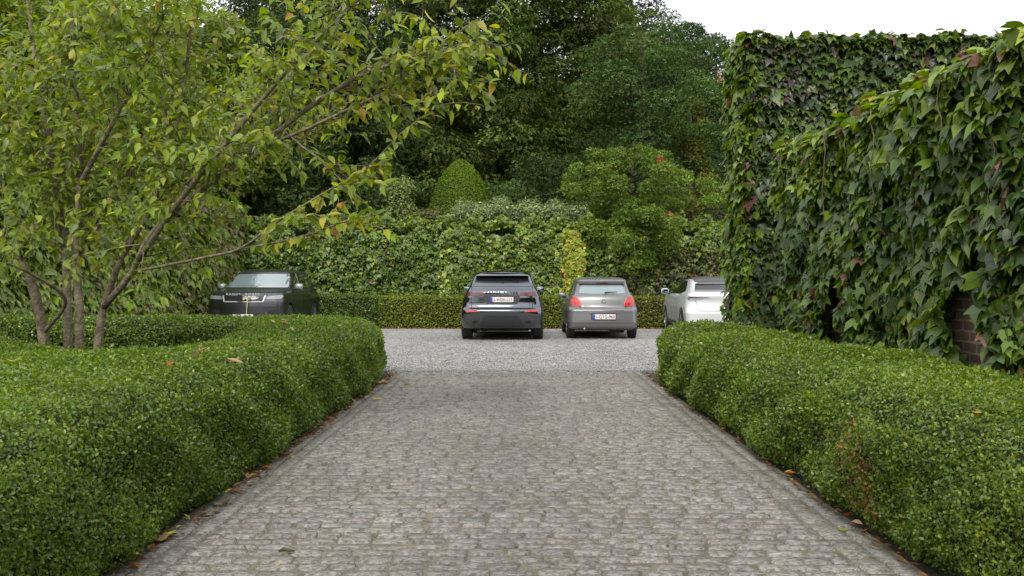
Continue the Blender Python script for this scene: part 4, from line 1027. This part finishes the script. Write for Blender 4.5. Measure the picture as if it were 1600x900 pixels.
def hatch():
    root = empty('parked_car', (1.98, 20.30, 0), 'small grey hatchback seen from behind with bright red tail lights, right of the black SUV', 'car', rz=R(-.6))
    P = paint('grey_paint', (.175, .173, .178), .36, .5, .4)
    S = [(.20, .25, 3.75, .70, .12, .12, .3, .25, .04, .10, .02),
         (.27, .06, 3.88, .80, .12, .14, .3, .25, .05, .12, .02),
         (.36, .01, 3.94, .832, .14, .16, .35, .3, .06, .15, .03),
         (.45, .00, 3.97, .840, .16, .20, .35, .35, .07, .16, .03),
         (.60, .01, 3.97, .842, .16, .22, .35, .35, .07, .16, .04),
         (.69, .02, 3.95, .840, .16, .24, .35, .35, .07, .16, .04),
         (.75, .10, 3.92, .832, .16, .24, .35, .35, .07, .16, .04),
         (.86, .13, 3.80, .812, .14, .24, .30, .35, .07, .14, .05),
         (.94, .15, 3.50, .785, .14, .24, .26, .35, .07, .12, .05),
         (1.00, .18, 3.15, .750, .12, .22, .22, .35, .07, .12, .05),
         (1.06, .23, 2.95, .705, .12, .20, .18, .3, .07, .12, .05),
         (1.18, .33, 2.70, .655, .12, .16, .16, .3, .07, .12, .05),
         (1.30, .42, 2.40, .63, .12, .16, .16, .3, .07, .12, .05),
         (1.365, .42, 2.20, .61, .12, .16, .16, .3, .07, .12, .05),
         (1.42, .60, 1.95, .565, .14, .18, .18, .3, .06, .10, .05),
         (1.45, .90, 1.65, .45, .2, .2, .2, .3, .05, .06, .04),
         (1.46, 1.10, 1.45, .2, .1, .1, .1, .1, .02, .02, .01)]
    _, T = car_body(S, (.68, 3.15), .305, P, root)
    pt = lambda n_, po, sd, m_, par=root, **k: patch(n_, po, sd, T, m_, par, **k)
    pt('rear_window', [(-.55, 1.075), (-.3, 1.06), (.3, 1.06), (.55, 1.075), (.49, 1.26), (.42, 1.285), (-.42, 1.285), (-.49, 1.26)], 'rear', M_glass_pale, rnd=.04)
    pt('spoiler', [(-.55, 1.30), (.55, 1.30), (.52, 1.355), (-.52, 1.355)], 'rear', P, off=.07, rnd=.02)
    pt('brake_light', [(-.13, 1.302), (.13, 1.302), (.13, 1.325), (-.13, 1.325)], 'rear', M_dred, off=.076)
    for s_ in (1, -1):
        po = [(.49, .775), (.715, .775), (.745, .84), (.735, .955), (.69, .985), (.595, .985), (.545, .93)]
        t = pt('tail_light', po if s_ > 0 else mirror(po), 'rear', M_red, off=.018, rnd=.03)
        po = [(.60, .80), (.70, .80), (.70, .86), (.585, .86)]
        q = patch('lamp_core', po if s_ > 0 else mirror(po), 'rear', T, M_red2, t, off=.021, rnd=.02)
    pt('tailgate_lower_seam', [(-.48, .668), (.48, .668), (.48, .676), (-.48, .676)], 'rear', M_seam, off=.004)
    for s_ in (1, -1):
        po = [(.48, .668), (.545, .76), (.538, .765), (.472, .676)]
        pt('panel_seam', po if s_ > 0 else mirror(po), 'rear', M_seam, off=.004)
    pt('plate_recess', [(-.28, .445), (.30, .445), (.32, .62), (-.30, .62)], 'rear', M_greyd, off=.004, rnd=.03)
    pt('bumper_crease', [(-.80, .395), (.80, .395), (.80, .425), (-.80, .425)], 'rear', P, off=.022, rnd=.012)
    plate(root, .02, -.01, .53, '1-GTG-960')
    # round badge with the two letters, one above the other, in a ring
    bm = bmesh.new()
    for rad, dep, mm in ((.058, .012, 0),): bmesh.ops.create_cone(bm, cap_ends=True, segments=28, radius1=rad, radius2=rad * .93, depth=dep, matrix=Matrix.Translation((.02, .115, .895)) @ Matrix.Rotation(R(90), 4, 'X'))
    bd = mesh_from_bm('badge', bm, M_letter, root)
    bm = bmesh.new(); bmesh.ops.create_cone(bm, cap_ends=True, segments=28, radius1=.047, radius2=.047, depth=.004, matrix=Matrix.Translation((.02, .107, .895)) @ Matrix.Rotation(R(90), 4, 'X'))
    mesh_from_bm('badge_disc', bm, M_disc, bd)
    text_mesh('badge_lettering', 'V', .052, M_letter, bd, (.02, .104, .918), 'rear', .001, 1, .002)
    text_mesh('badge_lettering', 'W', .052, M_letter, bd, (.02, .104, .880), 'rear', .001, 1, .002)
    text_mesh('model_lettering', 'POLO', .045, M_letter, root, (-.37, .118, .79), 'rear', .002, 1.2, .001)
    for sd in ('left', 'right'):
        pt('side_window', [(.75, 1.05), (1.2, .99), (2.75, .945), (2.35, 1.20), (1.95, 1.30), (1.0, 1.31)], sd, M_glass, rnd=.04)
        pt('door_seam', [(1.60, .40), (1.61, .40), (1.64, .98), (1.63, .98)], sd, M_seam, off=.003)
        pt('door_handle', [(1.72, .80), (1.92, .80), (1.92, .83), (1.72, .83)], sd, P, off=.03, rnd=.01)
    mirror_unit(root, -.76, 2.45, 1.0, -1, P, sc_=.9); mirror_unit(root, .76, 2.45, 1.0, 1, P, sc_=.9)
    for y in (.68, 3.15):
        for sx in (-1, 1): wheel(root, sx * .735, y, .305, .19, sx, 7)
    cbox('underbody', -.56, .56, .40, 3.6, .19, .30, M_under, root, .03)
    cbox('silencer', .15, .45, .20, .55, .17, .27, M_under, root, .04)
    tubes('exhaust_pipe', [([(-.44, .02, .25), (-.44, .3, .24), (-.2, .5, .22)], [.025, .025, .025])], M_alloy, root, 8)
    tubes('rear_wiper', [([(.05, .19, 1.085), (.12, .225, 1.098), (.34, .235, 1.105)], [.018, .012, .009])], M_seam, root, 5)
M_glass_pale = new_mat('reflective_glass', (.20, .26, .27), .05, 0, .9, 1)
M_greyd = new_mat('dark_grey', (.05, .05, .055), .4)
M_disc = new_mat('badge_grey', (.16, .16, .17), .4)

def white_car():
    root = empty('parked_car', (4.85, 20.45, 0), 'white fastback with a black roof, half hidden behind the tall creeper block', 'car', rz=R(-1.6))
    P = paint('pearl_white_paint', (.64, .65, .67), .28, .05, .8)
    S = [(.20, .35, 4.1, .78, .12, .12, .3, .25, .04, .10, .02),
         (.28, .10, 4.28, .88, .12, .14, .3, .25, .05, .12, .02),
         (.42, .04, 4.35, .91, .14, .16, .35, .3, .08, .15, .03),
         (.60, .00, 4.40, .922, .16, .20, .35, .35, .10, .16, .03),
         (.66, .03, 4.40, .922, .16, .22, .35, .35, .10, .16, .04),
         (.74, .10, 4.38, .92, .16, .24, .35, .35, .10, .16, .04),
         (.88, .13, 4.34, .905, .16, .24, .35, .35, .10, .16, .05),
         (.98, .09, 4.18, .885, .16, .24, .30, .35, .10, .14, .05),
         (1.05, .10, 3.80, .855, .16, .24, .26, .35, .10, .12, .05),
         (1.09, .20, 3.40, .815, .16, .24, .24, .35, .10, .12, .05),
         (1.15, .42, 3.10, .765, .14, .24, .22, .35, .08, .12, .05),
         (1.24, .66, 2.85, .705, .14, .20, .18, .3, .08, .12, .05),
         (1.34, .92, 2.55, .645, .12, .16, .16, .3, .08, .12, .05),
         (1.41, 1.10, 2.25, .58, .14, .18, .18, .3, .06, .10, .05),
         (1.46, 1.35, 2.00, .44, .2, .2, .2, .3, .05, .06, .04),
         (1.475, 1.55, 1.75, .2, .1, .1, .1, .1, .02, .02, .01)]
    _, T = car_body(S, (.84, 3.52), .345, P, root)
    pt = lambda n_, po, sd, m_, par=root, **k: patch(n_, po, sd, T, m_, par, **k)
    pt('roof', [(-.56, .98), (.56, .98), (.58, 2.45), (-.58, 2.45)], 'top', M_greyd, off=.008, rnd=.05)
    pt('rear_window', [(-.64, 1.15), (.64, 1.15), (.56, 1.305), (-.56, 1.305)], 'rear', M_glass_dark, rnd=.02)
    pt('upper_glass_band', [(-.52, 1.315), (.52, 1.315), (.47, 1.40), (-.47, 1.40)], 'rear', M_greyd, off=.01)
    pt('window_surround', [(-.66, 1.105), (.66, 1.105), (.64, 1.155), (-.64, 1.155)], 'rear', M_greyp2, off=.006)
    for s_ in (1, -1):
        po = [(.36, .975), (.84, .985), (.86, .96), (.83, .915), (.78, .90), (.60, .93)]
        t = pt('tail_light', po if s_ > 0 else mirror(po), 'rear', M_lamp, off=.012)
        po = [(.36, .975), (.84, .99), (.86, .97), (.80, .955)]
        patch('light_strip', po if s_ > 0 else mirror(po), 'rear', T, M_dred2, t, off=.02)
        po = [(.625, .66), (.632, .66), (.68, .99), (.66, 1.12), (.652, 1.12), (.672, .99)]
        pt('panel_seam', po if s_ > 0 else mirror(po), 'rear', M_seam, off=.003)
    pt('tailgate_seam', [(-.63, .652), (.63, .652), (.63, .664), (-.63, .664)], 'rear', M_seam, off=.004)
    pt('rear_camera', [(-.03, .88), (.03, .88), (.03, .90), (-.03, .90)], 'rear', M_seam, off=.01)
    for sd in ('left', 'right'):
        pt('side_window', [(.95, 1.13), (1.3, 1.07), (3.2, 1.06), (2.7, 1.27), (2.2, 1.385), (1.55, 1.37)], sd, M_glass_dark, rnd=.04)
        pt('window_trim', [(.95, 1.115), (1.3, 1.055), (3.2, 1.045), (3.2, 1.055), (1.3, 1.067), (.95, 1.127)], sd, M_chrome, off=.008)
        pt('sill_trim', [(1.3, .22), (3.0, .22), (3.0, .36), (1.3, .36)], sd, M_blackp, off=.008)
        pt('door_seam', [(1.45, .40), (1.46, .40), (1.50, 1.05), (1.49, 1.05)], sd, M_seam, off=.003)
        pt('door_seam', [(2.35, .38), (2.36, .38), (2.36, 1.05), (2.35, 1.05)], sd, M_seam, off=.003)
        for y in (1.65, 2.6): pt('door_handle', [(y, .90), (y + .2, .90), (y + .2, .925), (y, .925)], sd, M_greyp2, off=.006)
    mirror_unit(root, -.90, 2.95, 1.10, -1, P); mirror_unit(root, .90, 2.95, 1.10, 1, P)
    for y in (.84, 3.52):
        for sx in (-1, 1): wheel(root, sx * .81, y, .345, .22, sx, 5)
    cbox('underbody', -.6, .6, .45, 4.0, .18, .30, M_under, root, .03)
    tubes('roof_antenna', [([(.0, 1.50, 1.47), (0, 1.42, 1.51), (0, 1.38, 1.515)], [.03, .02, .005])], M_gloss, root, 6)
    cbox('plate_recess', -.28, .28, .06, .10, .46, .59, M_greyd, root, .01)
M_greyp2 = new_mat('silver_trim', (.35, .36, .38), .3, .5)
M_dred2 = new_mat('smoked_strip', (.06, .03, .035), .15, 0, .6, .8)

def suv_left():
    root = empty('parked_car', (-6.88, 21.9, 0), 'black SUV facing the camera behind the left hedge, charging flap open in its grille', 'car', rz=R(181.0))
    # local: front at y = 0 pointing to -y after the turn, so build the nose at y = 0 and the tail at y = -4.4 via a flip
    P = paint('black_grey_paint', (.115, .118, .128), .34, 1, .3)
    L_ = 4.75
    # slices: yr is the tail (0), yf the nose (L_)
    S = [(.24, .25, 4.5, .82, .12, .12, .3, .25, .04, .08, .02),
         (.32, .08, 4.66, .93, .12, .14, .3, .25, .05, .10, .02),
         (.50, .02, 4.73, .970, .14, .16, .28, .25, .06, .12, .03),
         (.70, .00, 4.75, .985, .16, .20, .28, .28, .07, .13, .03),
         (.86, .02, 4.74, .985, .16, .22, .28, .28, .07, .13, .03),
         (.98, .06, 4.70, .970, .16, .24, .26, .30, .07, .13, .04),
         (1.06, .08, 4.58, .945, .16, .24, .24, .32, .07, .12, .04),
         (1.12, .10, 4.20, .905, .16, .24, .22, .32, .07, .12, .04),
         (1.16, .14, 3.85, .865, .16, .24, .20, .30, .07, .12, .04),
         (1.22, .22, 3.62, .87, .14, .22, .16, .22, .07, .12, .04),
         (1.36, .36, 3.36, .82, .12, .20, .12, .18, .07, .12, .04),
         (1.50, .50, 3.12, .77, .12, .18, .10, .16, .07, .12, .04),
         (1.60, .58, 2.94, .72, .12, .18, .12, .18, .07, .12, .04),
         (1.66, .80, 2.70, .64, .16, .2, .18, .2, .06, .10, .04),
         (1.695, 1.1, 2.30, .42, .2, .2, .2, .2, .04, .06, .03),
         (1.70, 1.4, 1.9, .2, .1, .1, .1, .1, .02, .02, .01)]
    # bring the nose to the origin: shift y by -L_ so that the tail is at -L_
    S = [(s[0], s[1] - L_, s[2] - L_) + s[3:] for s in S]
    _, T = car_body(S, (.92 - L_, 3.85 - L_), .375, P, root)
    pt = lambda n_, po, sd, m_, par=root, **k: patch(n_, po, sd, T, m_, par, **k)
    pt('windscreen', [(-.83, 1.20), (.83, 1.20), (.69, 1.60), (.6, 1.615), (-.6, 1.615), (-.69, 1.60)], 'front', M_glass_wind, rnd=.03)
    pt('windscreen_pillar', [(-.85, 1.20), (-.83, 1.20), (-.69, 1.615), (-.705, 1.615)], 'front', M_greyp2, off=.008)
    pt('windscreen_pillar', [(.83, 1.20), (.85, 1.20), (.705, 1.615), (.69, 1.615)], 'front', M_greyp2, off=.008)
    g = pt('grille', [(-.46, .86), (.46, .86), (.50, .99), (-.50, .99)], 'front', M_gloss, off=.012, rnd=.02)
    for po in ([(-.50, .835), (.50, .835), (.50, .858), (-.50, .858)], [(.47, .84), (.50, .84), (.545, 1.0), (.515, 1.0)], [(-.50, .84), (-.47, .84), (-.515, 1.0), (-.545, 1.0)]):
        patch('grille_frame', po, 'front', T, M_letter, g, off=.03)
    for k in range(4): patch('grille_bar', [(-.46, .875 + .028 * k), (.46, .875 + .028 * k), (.46, .883 + .028 * k), (-.46, .883 + .028 * k)], 'front', T, M_greyp, g, off=.022)
    for s_ in (1, -1):
        po = [(.56, .90), (.90, .92), (.93, .99), (.88, 1.01), (.58, .985)]
        pt('headlight', po if s_ > 0 else mirror(po), 'front', M_lampd, off=.012, rnd=.02)
        po = [(.56, .50), (.86, .54), (.84, .66), (.60, .62)]
        pt('air_intake', po if s_ > 0 else mirror(po), 'front', M_blackp, off=.01)
        po = [(.52, .70), (.90, .72), (.90, .75), (.52, .735)]
        pt('bumper_crease', po if s_ > 0 else mirror(po), 'front', P, off=.03)
    for tx, xx in (('RANGE', .24), ('ROVER', -.24)): text_mesh('brand_lettering', tx, .068, M_letter, root, (xx, .0, 1.035), 'front', .004, 1.35, .001, .36)
    # charging flap hanging open, its socket and cable
    cp = mesh_from_bm('charging_flap', (lambda bm: (bmesh.ops.create_cone(bm, cap_ends=True, segments=20, radius1=.085, radius2=.07, depth=.09, matrix=Matrix.Translation((.07, .05, .95)) @ Matrix.Rotation(R(80), 4, 'X')), bm)[1])(bmesh.new()), M_blackp, root)
    for xx in (-.03, -.17):
        bm = bmesh.new(); bmesh.ops.create_cone(bm, cap_ends=True, segments=16, radius1=.04, radius2=.035, depth=.03, matrix=Matrix.Translation((xx, .045, .925)) @ Matrix.Rotation(R(90), 4, 'X'))
        mesh_from_bm('charging_socket', bm, M_yell if xx > -.1 else M_greyp2, root)
    tubes('charging_cable', [([(-.13, .05, .90), (-.14, .12, .80), (-.13, .14, .60), (-.10, .16, .2), (-.1, .2, .02)], [.009] * 5)], M_yell, root, 6)
    cbox('number_plate', -.26, .26, .0, .012, .42, .53, M_plate, root, .003)
    for sd in ('left', 'right'):
        q = lambda y: y - L_
        pt('side_window', [(q(.85), 1.24), (q(1.4), 1.20), (q(2.35), 1.18), (q(2.28), 1.57), (q(1.1), 1.52)], sd, M_glass, rnd=.03)
        pt('side_window', [(q(2.42), 1.18), (q(3.45), 1.17), (q(3.0), 1.50), (q(2.8), 1.56), (q(2.35), 1.57)], sd, M_glass, rnd=.03)
        pt('window_trim', [(q(2.375), 1.18), (q(2.395), 1.18), (q(2.325), 1.575), (q(2.305), 1.575)], sd, M_greyp2, off=.01)
        for y in (1.35, 2.4): pt('door_handle', [(q(y), 1.00), (q(y + .22), 1.00), (q(y + .22), 1.03), (q(y), 1.03)], sd, P, off=.03)
        for y in (1.42, 2.40, 3.42): pt('door_seam', [(q(y), .42), (q(y + .01), .42), (q(y + .01), 1.14), (q(y), 1.14)], sd, M_seam, off=.003)
        pt('sill_trim', [(q(1.4), .28), (q(3.3), .28), (q(3.3), .42), (q(1.4), .42)], sd, M_blackp, off=.012)
    for sx in (-1, 1):
        mo = mirror_unit(root, sx * .93, 3.15 - L_, 1.22, sx, M_greyp2, sc_=1.1)
    for y in (.92 - L_, 3.85 - L_):
        for sx in (-1, 1): wheel(root, sx * .86, y, .375, .25, sx)
    cbox('underbody', -.62, .62, .5 - L_, -.45, .21, .34, M_under, root, .03)
M_glass_wind = new_mat('windscreen_glass', (.17, .215, .23), .03, 0, 1, 1)
M_lampd = new_mat('headlight_lens', (.30, .31, .33), .08, .3, .8, 1)
suv_mid(); hatch(); white_car(); suv_left()

# ---------------------------------------------------------------- fallen leaves
LEAFC = {'orange': (.50, .20, .05), 'tan': (.48, .30, .16), 'yellow': (.52, .44, .06), 'brown': (.20, .10, .045), 'rust': (.34, .12, .04), 'pale': (.50, .42, .22), 'green': (.22, .30, .04)}
def leaf_mesh_data(name, P, yaw, size, col, tmpl, curl=1.0, parent=None):
    n = len(P); Nn = np.column_stack([rng.normal(0, .3, n), rng.normal(0, .3, n), np.ones(n)])
    V = np.column_stack([np.cos(yaw), np.sin(yaw), rng.normal(0, .15, n)])
    T, Fc = tmpl; T2 = T.copy(); T2[:, 2] = np.abs(T2[:, 0]) * .45 * curl + .12 * curl * (T2[:, 1] - .5) ** 2
    return leaves(name, P, Nn, V, size, col, (T2, Fc), M_dry, parent)
def litter(name, P, label, size=.035, big=.2):
    n = len(P); keys = list(LEAFC.values()); c = pick(keys[:6], [.6, 1.2, .6, 6, 2, .8], n, .3) * .85
    s_ = size * rng.uniform(.5, 1.3, n); s_[rng.random(n) < big] *= 1.8
    o = leaf_mesh_data(name, P, rng.uniform(0, 6.28, n), s_, c, T_OVAL, 1.3); return tag(o, label, 'leaf litter', kind='stuff')
n = 480; yy = 2 + 10.6 * rng.random(n); P = np.column_stack([-1.765 + np.abs(rng.normal(0, .03, n)) - .03, yy, .008 + .012 * rng.random(n)])
P = P[lump(P[:, 1] * 1.3, P[:, 1] * .4, 2) > -.45 - .3 * rng.random(len(P))]
litter('leaf_litter', P, 'line of brown dead leaves along the foot of the left hedge', .042)
n = 170; yy = 2 + 10.2 * rng.random(n); P = np.column_stack([1.77 - np.abs(rng.normal(0, .02, n)) + .04, yy, .008 + .012 * rng.random(n)])
litter('leaf_litter', P, 'thin line of brown dead leaves along the foot of the right hedge', .036)
n = 1500; xx = rng.uniform(-4, 8, n); P = np.column_stack([xx, 25.26 - np.abs(rng.normal(0, .14, n)), .012 + .01 * rng.random(n)])
litter('leaf_litter', P, 'band of orange leaves on the chippings below the low far hedge', .05)
n = 260; P = np.column_stack([rng.uniform(-3.4, 5, n), 25 - 11.5 * rng.random(n) ** 1.3, np.full(n, .012)])
litter('leaf_litter', P, 'small leaves scattered over the pale courtyard', .04, .1)
n = 120; P = np.column_stack([rng.uniform(-1.7, 1.7, n), rng.uniform(3, 12.9, n), np.full(n, .012)])
litter('leaf_litter', P, 'tiny bits of leaf scattered over the drive', .022, .05)

M_moss = noisy_mat('mossy_bark', (.05, .06, .02), (.12, .11, .05), 60, .9, .5)
def one_leaf(px, py, zs, kind, size, label, group, tmpl=T_OVAL, yaw=None, curl=1.0):
    D = (CAMH - zs) * F / (py - 443); p = at(px, py, D)
    o = leaf_mesh_data('fallen_leaf', np.zeros((1, 3)), np.array([yaw if yaw is not None else rng.uniform(0, 6.28)]), np.array([size * .82]), np.array([LEAFC[kind]]) * .85, tmpl, curl)
    o.location = (p[0], p[1], p[2]); tag(o, label, 'leaf', group)
HT = .84
g = 'dead leaves lying on the left hedge'
for a in ((375, 492, HT + .02, 'orange', .13, 'orange leaf on the far arm of the left hedge, in front of the black car'),
          (266, 566, HT, 'rust', .10, 'flat rust coloured leaf lying nearest the camera on the left hedge top'),
          (306, 557, HT, 'tan', .11, 'flat tan leaf on the left hedge top, beside the bright orange one'),
          (326, 543, HT, 'orange', .11, 'bright orange curled leaf on the inner edge of the left hedge top'),
          (352, 562, HT, 'tan', .15, 'long pinkish curled leaf in the middle of the left hedge top'),
          (402, 506, HT, 'tan', .16, 'long thin tan leaf where the left hedge starts to turn'),
          (424, 500, HT, 'pale', .11, 'round pale leaf beside the pair of orange leaves on the hedge bend'),
          (437, 503, HT, 'orange', .14, 'left one of the pair of orange leaves on the hedge bend'),
          (447, 501, HT, 'tan', .13, 'right one of the pair of orange leaves on the hedge bend'),
          (453, 511, HT, 'pale', .13, 'cream leaf in front of the pair of orange leaves on the hedge bend'),
          (528, 508, HT, 'pale', .12, 'cream leaf near the rounded end of the left hedge'),
          (557, 503, HT, 'orange', .09, 'small orange leaf closest to the rounded end of the left hedge'),
          (382, 536, HT, 'rust', .07, 'small rust leaf on the hedge top behind the long pinkish leaf'),
          (15, 564, HT, 'yellow', .06, 'small yellowed leaf at the far left of the left hedge top')):
    one_leaf(*a, g)
g = 'dead leaves lying on the right hedge'
for a in ((1042, 520, .76, 'tan', .12, 'tan leaf at the far rounded end of the right hedge'),
          (1068, 503, .76, 'yellow', .10, 'yellowed leaf on the right hedge in front of the white car'),
          (1357, 537, .78, 'pale', .09, 'pale leaf on the right hedge below the creeper, near the brick gap'),
          (1532, 645, .76, 'orange', .05, 'small orange leaf on the right hedge nearest the camera')):
    one_leaf(*a, g)
g = 'larger leaves lying on the drive'
for a in ((630, 601, .012, 'yellow', .12, 'yellow leaf lying alone near the far left corner of the drive'),
          (747, 606, .012, 'orange', .09, 'reddish leaf near the far end of the drive, left of its middle'),
          (582, 624, .012, 'yellow', .13, 'long yellow leaf on the drive just off the left hedge foot'),
          (583, 637, .012, 'brown', .08, 'brown leaf on the drive nearer than the long yellow leaf'),
          (456, 712, .012, 'yellow', .07, 'yellow leaf midway along the left edge band of the drive'),
          (429, 884, .012, 'yellow', .035, 'tiny yellow leaf near the bottom of the photo left of the middle'),
          (1078, 603, .012, 'orange', .06, 'small orange leaf near the far right corner of the drive')):
    one_leaf(*a, g, curl=.5)
for a in ((250, 848, .015, 'tan', .13, 'large lobed tan leaf at the foot of the left hedge'),
          (216, 868, .015, 'rust', .10, 'rust leaf at the hedge foot, nearer than the large lobed one'),
          (201, 884, .015, 'rust', .08, 'small red brown leaf at the hedge foot, nearest the camera'),
          (344, 790, .015, 'tan', .12, 'curled tan leaf at the left hedge foot, third from the camera'),
          (385, 745, .015, 'rust', .10, 'rust curled leaf standing out from the left hedge foot')):
    one_leaf(*a, g, tmpl=T_LOBE)
one_leaf(1310, 827, .012, 'green', .06, 'green leaf lying on the right edge band of the drive', g)
# a bit of mossy twig on the drive
p = at(447, 862, (CAMH - .02) * F / (862 - 443))
o = tubes('fallen_twig', [([(-.04, 0, 0), (-.015, .006, .008), (.012, -.004, .006), (.035, .005, 0)], [.006, .01, .009, .004])], M_moss, None, 6)
o.location = (p[0], p[1], .018); tag(o, 'short mossy twig lying on the near left of the drive', 'twig')

# loose chippings spilling over the edging and lying on the courtyard
n = 15000
yy = np.where(rng.random(n) < .10, 13.0 - np.abs(rng.normal(0, .35, n)), 13.05 + 9 * rng.random(n) ** 1.7); xx = rng.uniform(-2.6, 2.7, n)
O6 = np.array([(1, 0, 0), (-1, 0, 0), (0, 1, 0), (0, -1, 0), (0, 0, .8), (0, 0, -.8)]); OF = np.array([(0, 2, 4), (2, 1, 4), (1, 3, 4), (3, 0, 4), (2, 0, 5), (1, 2, 5), (3, 1, 5), (0, 3, 5)])
sz = rng.uniform(.006, .014, n); an = rng.uniform(0, 6.28, n)
vv = O6[None] * sz[:, None, None] * (1 + rng.normal(0, .2, (n, 6, 1)))
vx = vv[..., 0] * np.cos(an)[:, None] - vv[..., 1] * np.sin(an)[:, None] + xx[:, None]; vy = vv[..., 0] * np.sin(an)[:, None] + vv[..., 1] * np.cos(an)[:, None] + yy[:, None]; vz = vv[..., 2] + sz[:, None] * .5
cc = np.repeat((rng.uniform(.16, .38, n))[:, None] * np.array([1, .985, .955]), 6, 0)
M_chip = new_mat('stone_chip', (.3, .3, .3), .85); a_ = N(M_chip, 'ShaderNodeAttribute', attribute_name='Col'); L(M_chip, a_.outputs['Color'], M_chip.node_tree.nodes['Principled BSDF'].inputs['Base Color'])
o = mesh_np('loose_chippings', np.stack([vx, vy, vz], -1).reshape(-1, 3), (OF[None] + (np.arange(n) * 6)[:, None, None]).ravel(), np.full(n * 8, 3), M_chip, None, cc)
tag(o, 'loose pale stone chippings at the edge of the courtyard', 'gravel', kind='stuff')
